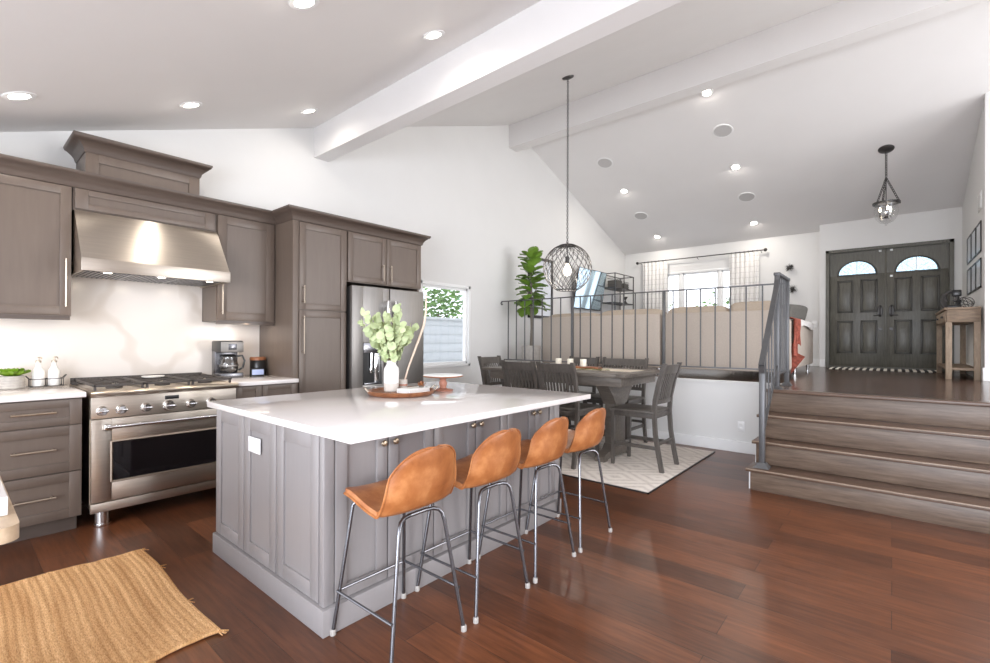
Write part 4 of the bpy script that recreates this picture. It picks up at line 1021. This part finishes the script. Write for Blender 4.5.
# ================================================================== LIVING ROOM
def cushion(mb, a, b, bev, puff=.0):
    mb.box(a, b, bev, 4); return mb
o = thing('sectional_sofa', 'large beige linen sectional sofa backing onto the railing', 'sofa', (-2.7, 7.0, ZP))
SB = 6.42
for (x0, x1) in ((-4.42, -2.45), (-2.42, -1.02)):
    MB().box((x0, SB, ZP+.10), (x1, SB+.20, 1.67), .02).build('back_frame', 'sofa', o)
    MB().box((x0, SB+.2, ZP+.10), (x1, SB+.98, ZP+.36), .02).build('seat_base', 'sofa', o)
    n = 2; wd = (x1-x0)/n
    for k in range(n):
        MB().box((x0+k*wd+.005, SB+.22, ZP+.36), (x0+(k+1)*wd-.005, SB+1.0, ZP+.52), .05, 4).build('seat_cushion', 'sofa2', o)
def pillow_mesh(cx, cy, cz, sx, sy, sz, rot=None):
    m = MB()
    def sp(u, v):
        th = 2*PI*u; ph = PI*(v-.5); e = .33
        g = lambda t: math.copysign(abs(t)**e, t)
        return (cx+sx*g(math.cos(th))*abs(math.cos(ph))**e, cy+sy*g(math.sin(th))*abs(math.cos(ph))**.8, cz+sz*g(math.sin(ph)))
    m.grid(sp, 28, 14); bmesh.ops.remove_doubles(m.bm, verts=m.bm.verts, dist=1e-4)
    return m
for (x0, x1, zt, dz) in ((-4.40, -3.46, 1.735, .02), (-3.44, -2.46, 1.76, .0), (-2.40, -1.62, 1.765, .0), (-1.60, -1.04, 1.80, .02)):
    m = pillow_mesh((x0+x1)/2, SB+.235, 1.50, (x1-x0)/2+.01, .155, zt-1.50)
    bmesh.ops.smooth_vert(m.bm, verts=m.bm.verts, factor=.5, use_axis_x=True, use_axis_y=True, use_axis_z=True)
    m.build('back_cushion', 'sofa2', o)
MB().box((-1.24, SB+.02, ZP+.10), (-1.0, 9.36, 1.585), .03).build('side_frame', 'sofa', o)
MB().box((-1.98, SB+.98, ZP+.10), (-1.24, 9.36, ZP+.36), .02).build('chaise_base', 'sofa', o)
for k in range(2): MB().box((-1.99, SB+1.0+k*.97, ZP+.36), (-1.25, SB+1.95+k*.97, ZP+.52), .05, 4).build('seat_cushion', 'sofa2', o)
for (y0, y1) in ((7.1, 8.2), (8.22, 9.3)):
    pillow_mesh(-1.36, (y0+y1)/2, 1.46, .11, (y1-y0)/2, .24).build('back_cushion', 'sofa2', o)
for (x, y) in ((-4.35, SB+.08), (-2.5, SB+.08), (-2.36, SB+.08), (-1.07, SB+.10), (-1.07, 9.28), (-1.07, 7.9), (-4.35, SB+.9), (-1.9, 9.28)):
    MB().lathe([(.02, 0), (.028, .10)], (x, y, ZP), 12).lathe([(.02, 0), (0, 0)], (x, y, ZP), 12).build('foot', 'chrome', o)
o = thing('throw_pillow', 'grey round topped pillow resting on the sofa side beside the entry', 'pillow', (-1.16, 8.3, 1.585))
m = pillow_mesh(0, 0, 0, .24, .10, .14); m.xf(Matrix.Translation((-1.15, 8.32, 1.70+.01)) @ Matrix.Rotation(1.2, 4, 'Z') @ Matrix.Rotation(.25, 4, 'X')); m.build('cover', 'fabric_grey', o)
def drape(name, mat, label, y0, y1, dr, ztop, xin, seed, cat, amp=.012):
    m = MB()
    def fn(u, v):
        y = y0+(y1-y0)*v; s = u*(dr+xin); w_ = amp*math.sin(v*17+seed)+amp*.6*math.sin(v*31+u*4+seed)
        if s < xin: x = -.985-(xin-s); z = ztop+.012+abs(w_)*.5
        else: x = -.982+.006+abs(w_)*1.4; z = ztop+.012-(s-xin)*(1+.25*math.sin(v*5+seed))
        return (x, y+w_*.8*u, z)
    m.grid(fn, 16, 30); m.thick(.006)
    return tag(m.build(name, mat), label, cat)
drape('throw_blanket', 'fabric_rust', 'rust red knit throw hanging over the beige sofa side', 7.12, 7.52, .40, 1.587, .22, 1, 'blanket', .02)
drape('throw_blanket', 'fabric_white', 'white throw cloth laid over the sofa side below the grey pillow', 7.62, 9.0, .10, 1.587, .24, 3, 'blanket')
# fiddle leaf fig
FX0, FY0 = -4.52, 6.25
o = thing('potted_fig', 'tall fiddle leaf fig in a mottled stone pot behind the railing', 'plant', (FX0, FY0, ZP))
MB().lathe([(0, 0), (.135, 0), (.148, .02), (.156, .36), (.154, .385), (.14, .385), (.136, .34), (0, .33)], (FX0, FY0, ZP), 36).build('pot', 'concrete', o)
MB().lathe([(0, .37), (.07, .372), (.138, .352)], (FX0, FY0, ZP), 24).build('moss', 'soil', o)
MB().tube([(FX0, FY0, ZP+.34), (FX0+.015, FY0, 1.5), (FX0-.01, FY0+.01, 1.9), (FX0, FY0, 2.3), (FX0+.02, FY0, 2.62)], [.026, .023, .02, .016, .008], 10).tube([(FX0, FY0, 1.9), (FX0+.10, FY0+.04, 2.2)], [.012, .006], 8).tube([(FX0, FY0, 1.95), (FX0-.12, FY0-.03, 2.25)], [.012, .006], 8).build('trunk', 'bark', o)
m = MB(); rs = random.Random(5)
for k in range(88):
    t = k/87; z = 1.80+.90*t; a = k*2.4+rs.uniform(-.4, .4); rad = (.04+.10*rs.random())*(1-.5*t)
    el = -.2+.9*t+rs.uniform(-.35, .35); L = rs.uniform(.17, .25)*(1-.2*t)
    leaf_blade(m, (FX0+math.cos(a)*rad, FY0+math.sin(a)*rad*.6, z), (math.cos(a)*math.cos(el), .6*math.sin(a)*math.cos(el), math.sin(el)), L, L*1.05, n=7, fold=.08, curl=.3)
m.build('leaves', 'leafy', o)
# wall things on the left wall
def framed(name, label, cat, f, u0, u1, v0, v1, fw_, th, fm, am, group=None, gl=None):
    p = f((u0+u1)/2, v0, 0); o = thing(name, label, cat, p, group)
    m = MB(); fbox(m, f, u0, u0+fw_, v0, v1, .002, th, .002); fbox(m, f, u1-fw_, u1, v0, v1, .002, th, .002); fbox(m, f, u0, u1, v0, v0+fw_, .002, th, .002); fbox(m, f, u0, u1, v1-fw_, v1, .002, th, .002)
    m.build('frame', fm, o)
    m = MB(); fbox(m, f, u0+fw_-.002, u1-fw_+.002, v0+fw_-.002, v1-fw_+.002, .002, th*.5); m.build('print', am, o, False)
    return o
fl_ = lambda u, v, w: (XW+w, u, v)
framed('picture_frame', 'tall dark framed pale print on the left wall behind the fig', 'picture', fl_, 6.80, 7.58, 1.70, 2.82, .05, .035, 'dark_metal', 'mat_art')
# tilted glossy screen
o = thing('television', 'glossy wall television tilted downwards, behind the wire globe pendant', 'television', (XW, 8.86, 1.95))
R = Matrix.Translation((XW+.05, 8.85, 1.95)) @ Matrix.Rotation(.16, 4, 'Y')
MB().box((0, -.60, 0), (.03, .60, .84), .004).xf(R).build('case', 'dark_metal', o)
MB().box((.0285, -.585, .018), (.0325, .585, .825)).xf(R).build('screen', 'screen', o, False)
MB().box((XW+.002, 8.7, 2.2), (XW+.09, 9.0, 2.5), .004).build('wall_bracket', 'black', o)
# wire shelf
o = thing('wire_shelf', 'tall thin black wire shelf unit in the living room corner', 'shelf', (-4.75, 9.98, ZP))
EX0, EX1, EY0, EY1 = -4.95, -4.62, 9.50, 10.45
m = MB(); t = .009
for x in (EX0, EX1):
    for y in (EY0, EY1): MB().box((x-t, y-t, ZP), (x+t, y+t, 2.78)).build('upright', 'dark_metal', o)
for z in (1.25, 1.70, 2.13, 2.46, 2.77):
    m = MB()
    for x in (EX0, EX1): m.box((x-t*.8, EY0, z-t), (x+t*.8, EY1, z+t))
    for y in (EY0, EY1): m.box((EX0, y-t*.8, z-t), (EX1, y+t*.8, z+t))
    if z < 2.7: m.box((EX0, EY0, z-.004), (EX1, EY1, z+.004))
    m.build('shelf_tier', 'dark_metal', o)
MB().box((EX1-t, 9.95-t, 1.70), (EX1+t, 9.95+t, 2.77)).build('divider', 'dark_metal', o)
def wire_box(loc, sx, sy, sz, label, name='wire_basket'):
    o = thing(name, label, 'basket', loc)
    m = MB(); x, y, z = loc
    for k in range(7):
        for (a, b_) in (((x-sx, y-sy+2*sy*k/6), None),): 
            m.tube([(x+sx, a[1], z+.003), (x+sx, a[1], z+sz)], .003, 5)
    for k in range(4):
        zz = z+.004+(sz-.004)*k/3; m.tube([(x-sx, y-sy, zz), (x+sx, y-sy, zz), (x+sx, y+sy, zz), (x-sx, y+sy, zz)], .004, 5, True)
    m.build('wire', 'dark_metal', o)
    MB().box((x-sx+.006, y-sy+.006, z+.002), (x+sx-.006, y+sy-.006, z+sz*.8), .004).build('liner', 'fabric_grey', o)
wire_box((-4.77, 9.80, 2.465), .12, .13, .22, 'dark wire basket on the upper tier of the wire shelf, nearer the television')
wire_box((-4.77, 10.14, 2.465), .12, .13, .16, 'dark wire basket on the upper tier of the wire shelf, nearer the corner')
o = thing('ornament', 'small dark hourglass ornament on the middle tier of the wire shelf', 'ornament', (-4.7, 10.2, 2.136))
MB().lathe([(0, 0), (.05, 0), (.05, .012), (.012, .07), (.012, .09), (.05, .15), (.05, .162), (0, .162)], (-4.7, 10.2, 2.136), 16).build('turned_body', 'dark_metal', o)
# curtains, rod
def curtain(x0, x1, label):
    m = MB(); n = 90
    def fn(u, v):
        x = x0+(x1-x0)*u; z = ZP+.02+(3.11-ZP-.02)*v; return (x, YF-.10+.035*math.sin(u*2*PI*6.5)*(1-.25*v)+.006*math.sin(u*23+v*3), z)
    m.grid(fn, n, 12); m.thick(.004)
    o = thing('curtain', label, 'curtain', ((x0+x1)/2, YF-.1, ZP+.02), 'checked window curtains'); m.build('cloth', 'curtain', o)
    r = MB()
    for k in range(7):
        x = x0+.04+(x1-x0-.08)*k/6; r.tube([(x, YF-.10+.02*math.cos(a_), 3.135+.02*math.sin(a_)) for a_ in [2*PI*q/12 for q in range(12)]], .0025, 5, True)
    r.build('ring', 'dark_metal', o)
curtain(-4.50, -3.92, 'white checked curtain left of the living room window')
curtain(-2.62, -2.06, 'white checked curtain right of the living room window')
o = thing('curtain_rod', 'thin black curtain rod above the living room window', 'curtain rod', (-3.3, YF-.1, 3.12))
MB().tube([(-4.62, YF-.10, 3.135), (-1.98, YF-.10, 3.135)], .011, 10).build('rod', 'dark_metal', o)
for x in (-4.64, -1.95): MB().lathe([(0, -.035), (.022, -.028), (.035, 0), (.022, .028), (0, .035)], (x, YF-.10, 3.135), 16).build('finial', 'dark_metal', o)
for x in (-4.55, -3.27, -2.03): MB().tube([(x, YF-.001, 3.10), (x, YF-.06, 3.10), (x, YF-.10, 3.122)], .006, 6).build('bracket', 'dark_metal', o)
# spiky wall ornaments
def urchin(x, z, r, label):
    o = thing('wall_ornament', label, 'ornament', (x, YF-.002, z)); rs = random.Random(int(z*100))
    c = Vector((x, YF-.05, z))
    MB().lathe([(0, -.03), (.022, -.022), (.032, 0), (.022, .022), (0, .03)], c, 14).tube([(x, YF-.001, z), (x, YF-.05, z)], .006, 6).build('core', 'dark_metal', o)
    m = MB()
    for k in range(80):
        d = Vector((rs.gauss(0, 1), -abs(rs.gauss(0, .8))+.25, rs.gauss(0, 1))).normalized()
        if d.y*r > .045: continue
        m.tube([c+d*.02, c+d*r*rs.uniform(.75, 1)], [.004, .001], 4)
    m.build('spikes', 'dark_metal', o)
urchin(-1.54, 2.735, .095, 'dark spiky ball on the white wall right of the curtain, the upper of two')
urchin(-1.49, 2.31, .10, 'dark spiky ball on the white wall right of the curtain, the lower of two')
o = thing('switch_plate', 'white switch plate on the wall between the sofa and the front doors', 'switch', (-1.14, YF, 1.58))
MB().box((-1.17, YF-.007, 1.56), (-1.09, YF-.001, 1.69), .003).build('plate', 'gloss_white', o); MB().box((-1.145, YF-.010, 1.60), (-1.115, YF-.006, 1.65), .002).build('rocker', 'trim', o)
# entry
m = MB(); m.box((-.86, 9.85, ZP+.001), (.60, 10.45, ZP+.012), .003); tag(m.build('door_mat', 'stripe'), 'black and white striped mat in front of the double doors', 'mat')
o = thing('console_table', 'rustic pine console table beside the front doors', 'table', (.68, 9.1, ZP))
KX0, KX1, KY0, KY1, KT = .52, .84, 8.30, 9.90, 1.735
MB().box((KX0-.012, KY0-.012, KT-.03), (KX1, KY1+.012, KT), .004).build('top', 'rustic_x', o)
MB().box((KX0+.012, KY0, KT-.19), (KX1, KY1, KT-.031), .003).build('drawer_box', 'rustic_x', o)
for (a, b_) in ((KY0+.03, 9.085), (9.115, KY1-.03)):
    d = MB().box((KX0-.004, a, KT-.18), (KX0+.014, b_, KT-.045), .004).build('drawer_front', 'rustic', o)
    MB().box((KX0-.022, (a+b_)/2-.07, KT-.125), (KX0-.004, (a+b_)/2+.07, KT-.10), .004).build('pull', 'dark_metal', d)
for x in (KX0+.032, KX1-.032):
    for y in (KY0+.03, KY1-.03): MB().box((x-.03, y-.03, ZP), (x+.03, y+.03, KT-.19), .003).build('leg', 'rustic', o)
MB().box((KX0+.01, KY0+.01, ZP+.115), (KX1-.005, KY1-.01, ZP+.145), .003).build('lower_shelf', 'rustic_x', o)
o = thing('sculpture', 'black metal curled figure on the console table', 'sculpture', (.60, 8.75, KT))
SXc, SYc = .60, 8.72
m = MB()
m.tube([(SXc+.06*math.cos(a)*1.0-.0, SYc, KT+.155+.07*math.sin(a)) for a in [math.radians(q) for q in range(-60, 240, 15)]], [.024]*20, 8)
m.tube([(SXc-.06, SYc, KT+.20), (SXc-.08, SYc, KT+.12), (SXc-.06, SYc, KT+.04), (SXc-.05, SYc, KT+.0)], [.024, .03, .03, .026], 8)
m.build('curled_body', 'dark_metal', o)
MB().box((SXc+.01, SYc-.04, KT+.165), (SXc+.10, SYc+.04, KT+.25), .012).build('head', 'black', o)
MB().box((SXc-.04, SYc-.05, KT), (SXc+.10, SYc+.05, KT+.05), .012).tube([(SXc+.06, SYc, KT+.05), (SXc+.085, SYc, KT+.12)], [.03, .02], 8).build('foot_block', 'black', o)
o = thing('wire_orb', 'loose black wire orb beside the sculpture on the console table', 'ornament', (.74, 8.75, KT))
for k in range(6):
    R = Matrix.Translation((.75, 8.86, KT+.085)) @ Matrix.Rotation(k*1.1, 4, 'Z') @ Matrix.Rotation(.35+.38*k, 4, 'X') @ Matrix.Diagonal((1.05, .95, 1, 1))
    MB().tube([R @ Vector((.082*math.cos(a), .082*math.sin(a), 0)) for a in [2*PI*q/28 for q in range(28)]], .0035, 6, True).build('hoop', 'dark_metal', o)
# framed prints on the right wall
fr_ = lambda u, v, w: (XR-w, u, v)
for r, (v0, v1) in enumerate(((2.44, 2.83), (1.985, 2.36))):
    for c in range(3):
        u0 = 8.46+c*.48; wh = ('nearest the steps', 'in the middle', 'nearest the front doors')[c]
        framed('picture_frame', 'black framed print on the entry wall, %s row, %s' % (('upper', 'lower')[r], wh), 'picture', fr_, u0, u0+.44, v0, v1, .022, .014, 'black', 'mat_art', 'black framed prints on the entry wall')
o = thing('wall_vent', 'small white vent grille high on the entry wall', 'vent', (XR, 8.55, 3.0))
m = MB(); m.box((XR-.012, 8.42, 2.98), (XR-.001, 8.72, 3.20), .003); m.build('frame', 'trim', o)
m = MB()
for k in range(7): m.box((XR-.017, 8.445, 3.0+k*.027), (XR-.010, 8.695, 3.014+k*.027))
m.build('louvre', 'trim', o)
# ================================================================== LAMPS
def chain(mb, p0, p1, L=.034, r=.0035, wd=.011):
    p0, p1 = Vector(p0), Vector(p1); d = p1-p0; n = max(1, int(d.length/(L*.78))); t = d.normalized(); u = t.orthogonal().normalized(); v = t.cross(u)
    for k in range(n):
        c = p0+d*((k+.5)/n); w_ = u if k % 2 else v
        mb.tube([c+t*(L/2*math.sin(a))+w_*(wd*math.cos(a)) for a in [2*PI*q/10 for q in range(10)]], r, 5, True)
PX, PY = -2.976, 4.849
o = thing('globe_pendant', 'dark woven wire globe pendant on a long chain above the dining table', 'pendant lamp', (PX, PY, 2.16))
nrm = Vector((0, -.36, 1)).normalized()
Rc = Matrix.Translation((PX, PY, ck(PY))) @ Vector((0, 0, 1)).rotation_difference(nrm).to_matrix().to_4x4()
MB().lathe([(0, -.03), (.02, -.028), (.065, -.016), (.072, -.004), (.072, 0), (0, 0)], (0, 0, 0), 28).xf(Rc).build('canopy', 'dark_metal', o)
m = MB(); chain(m, (PX, PY, ck(PY)-.025), (PX, PY, 2.465)); m.build('chain', 'dark_metal', o)
m = MB(); GR, GZ = .288, 2.16
for sgn in (-1, 1):
    for k in range(22):
        a0 = 2*PI*k/22; pts = []
        for j in range(15):
            th = .30+(2.72-.30)*j/14; a = a0+sgn*(th-.3)*.62
            pts.append((PX+GR*math.sin(th)*math.cos(a), PY+GR*math.sin(th)*math.sin(a), GZ+GR*math.cos(th)))
        m.tube(pts, .0032, 5)
for th in (.30, 2.72): m.tube([(PX+GR*math.sin(th)*math.cos(a), PY+GR*math.sin(th)*math.sin(a), GZ+GR*math.cos(th)) for a in [2*PI*q/28 for q in range(28)]], .006, 6, True)
m.build('wire_globe', 'dark_metal', o)
MB().lathe([(0, GR+.012), (.02, GR+.01), (.06, GR*.965+.004), (.105, GR*.945), (.10, GR*.93), (0, GR*.95)], (PX, PY, GZ), 28).tube([(PX, PY, GZ+GR), (PX, PY, 2.475)], .006, 8).build('cap', 'dark_metal', o)
MB().tube([(PX, PY, GZ+GR), (PX, PY, GZ+.13)], .007, 8).tube([(PX, PY, GZ+.14), (PX, PY, GZ+.055)], .024, 14).build('socket', 'dark_metal', o)
MB().lathe([(0, -.09), (.03, -.082), (.047, -.05), (.048, -.03), (.036, .005), (.02, .04), (.016, .058), (0, .058)], (PX, PY, GZ), 20).build('bulb', 'bulb', o)
pl_ = bpy.data.lights.new('pendant_lamp', 'POINT'); pl_.energy = 9; pl_.color = (1, .92, .82); pl_.shadow_soft_size = .05
po_ = bpy.data.objects.new('pendant_lamp', pl_); COL.objects.link(po_); po_.parent = o; po_.location = Vector((PX, PY, GZ-.16))-ORG[o]
LX, LY = -.07, 8.853
o = thing('lantern_pendant', 'clear glass bell lantern hung on chains in front of the doors', 'pendant lamp', (LX, LY, 3.0))
nrm = Vector((0, .358, 1)).normalized()
Rc = Matrix.Translation((LX, LY, cf(LY))) @ Vector((0, 0, 1)).rotation_difference(nrm).to_matrix().to_4x4()
MB().lathe([(0, -.03), (.02, -.028), (.085, -.016), (.095, -.004), (.095, 0), (0, 0)], (0, 0, 0), 28).xf(Rc).build('canopy', 'dark_metal', o)
m = MB(); chain(m, (LX, LY, cf(LY)-.025), (LX, LY, 3.68), .045, .005, .014); m.build('hanging_chain', 'dark_metal', o)
m = MB()
for k in range(3):
    a = .3+2*PI*k/3; m2 = MB(); chain(m2, (LX, LY, 3.67), (LX+.155*math.cos(a), LY+.155*math.sin(a), 3.315), .04, .0045, .013); m2.build('side_chain', 'dark_metal', o)
    MB().tube([(LX+.14*math.cos(a), LY+.14*math.sin(a), 3.29), (LX+.165*math.cos(a), LY+.165*math.sin(a), 3.29), (LX+.165*math.cos(a), LY+.165*math.sin(a), 3.325), (LX+.155*math.cos(a), LY+.155*math.sin(a), 3.325)], .007, 6).build('hook', 'dark_metal', o)
MB().lathe([(.135, 3.285), (.155, 3.29), (.158, 3.315), (.135, 3.315), (.135, 3.285)], (LX, LY, 0), 36).build('ring', 'dark_metal', o)
MB().lathe([(.134, 3.31), (.136, 3.25), (.14, 3.18), (.125, 3.09), (.08, 3.03), (.02, 3.005), (0, 3.003)], (LX, LY, 0), 32).build('bell_glass', 'glass', o)
MB().lathe([(.012, 3.006), (.010, 2.995), (.014, 2.985), (0, 2.975)], (LX, LY, 0), 14).build('finial', 'glass', o)
MB().tube([(LX, LY, 3.67), (LX, LY, 3.10)], .006, 8).lathe([(0, 3.08), (.02, 3.085), (.026, 3.10), (.014, 3.12), (0, 3.125)], (LX, LY, 0), 14).build('stem', 'dark_metal', o)
for k in range(3):
    a = .8+2*PI*k/3; c_, s_ = math.cos(a), math.sin(a)
    MB().tube([(LX, LY, 3.10), (LX+.035*c_, LY+.035*s_, 3.085), (LX+.07*c_, LY+.07*s_, 3.10), (LX+.07*c_, LY+.07*s_, 3.125)], .005, 6).build('arm', 'dark_metal', o)
    cnd = MB().tube([(LX+.07*c_, LY+.07*s_, 3.115), (LX+.07*c_, LY+.07*s_, 3.19)], .012, 12).build('candle_sleeve', 'dark_metal', o)
    MB().lathe([(0, 3.188), (.009, 3.192), (.014, 3.215), (.009, 3.24), (0, 3.262)], (LX+.07*c_, LY+.07*s_, 0), 12).build('bulb', 'bulb', cnd)
def downlight(x, y, far, label, power):
    z = cf(y) if far else ck(y); n_ = Vector((0, .358 if far else -.36, 1)).normalized()
    o = thing('recessed_light', label, 'ceiling light', (x, y, z), 'recessed ceiling lights')
    R = Matrix.Translation((x, y, z)) @ Vector((0, 0, 1)).rotation_difference(n_).to_matrix().to_4x4()
    MB().lathe([(.052, -.001), (.056, -.006), (.082, -.005), (.086, 0), (.052, 0)], (0, 0, 0), 32).xf(R).build('trim_ring', 'gloss_white', o)
    MB().lathe([(0, -.003), (.054, -.003), (.054, -.001), (0, -.001)], (0, 0, 0), 28).xf(R).build('diffuser', 'lamp', o)
    area('downlight_lamp', Vector((x, y, z))-n_*.012, Vector((x, y, z-3)), .10, .10, power, (1, .93, .84), o, 'DISK')
KL = ((-2.51, 1.30, 'recessed ceiling light at the very top of the picture'), (-2.60, 2.35, 'recessed ceiling light over the island, just before the first beam'), (-4.20, .308, 'recessed ceiling light over the left counter'), (-4.30, 1.286, 'recessed ceiling light above the range'), (-4.40, 2.337, 'recessed ceiling light above the pantry'))
for x, y, l in KL: downlight(x, y, False, l, 2.5)
for x, y, l in ((-1.99, 6.92, 'recessed ceiling light just beyond the ridge beam'), (-2.0, 8.55, 'recessed ceiling light between the two right hand ceiling speakers'), (-3.98, 8.555, 'recessed ceiling light between the two left hand ceiling speakers'), (-3.98, 10.24, 'recessed ceiling light above the left curtain'), (-2.06, 10.236, 'recessed ceiling light above the right curtain')): downlight(x, y, True, l, 8)
for x, y, l in ((-3.96, 7.72, 'round ceiling speaker nearest the globe pendant chain'), (-1.98, 7.70, 'round ceiling speaker nearest the ridge beam light'), (-4.0, 9.41, 'round ceiling speaker above the wire shelf corner'), (-2.01, 9.395, 'round ceiling speaker above the right curtain')):
    z = cf(y); n_ = Vector((0, .358, 1)).normalized(); o = thing('ceiling_speaker', l, 'speaker', (x, y, z), 'round ceiling speakers')
    R = Matrix.Translation((x, y, z)) @ Vector((0, 0, 1)).rotation_difference(n_).to_matrix().to_4x4()
    MB().lathe([(.125, 0), (.125, -.008), (.14, -.008), (.145, 0), (.125, 0)], (0, 0, 0), 36).xf(R).build('bezel', 'trim', o)
    MB().lathe([(0, -.006), (.124, -.006), (.124, -.001), (0, -.001)], (0, 0, 0), 36).xf(R).build('grille', 'grey_lens', o)
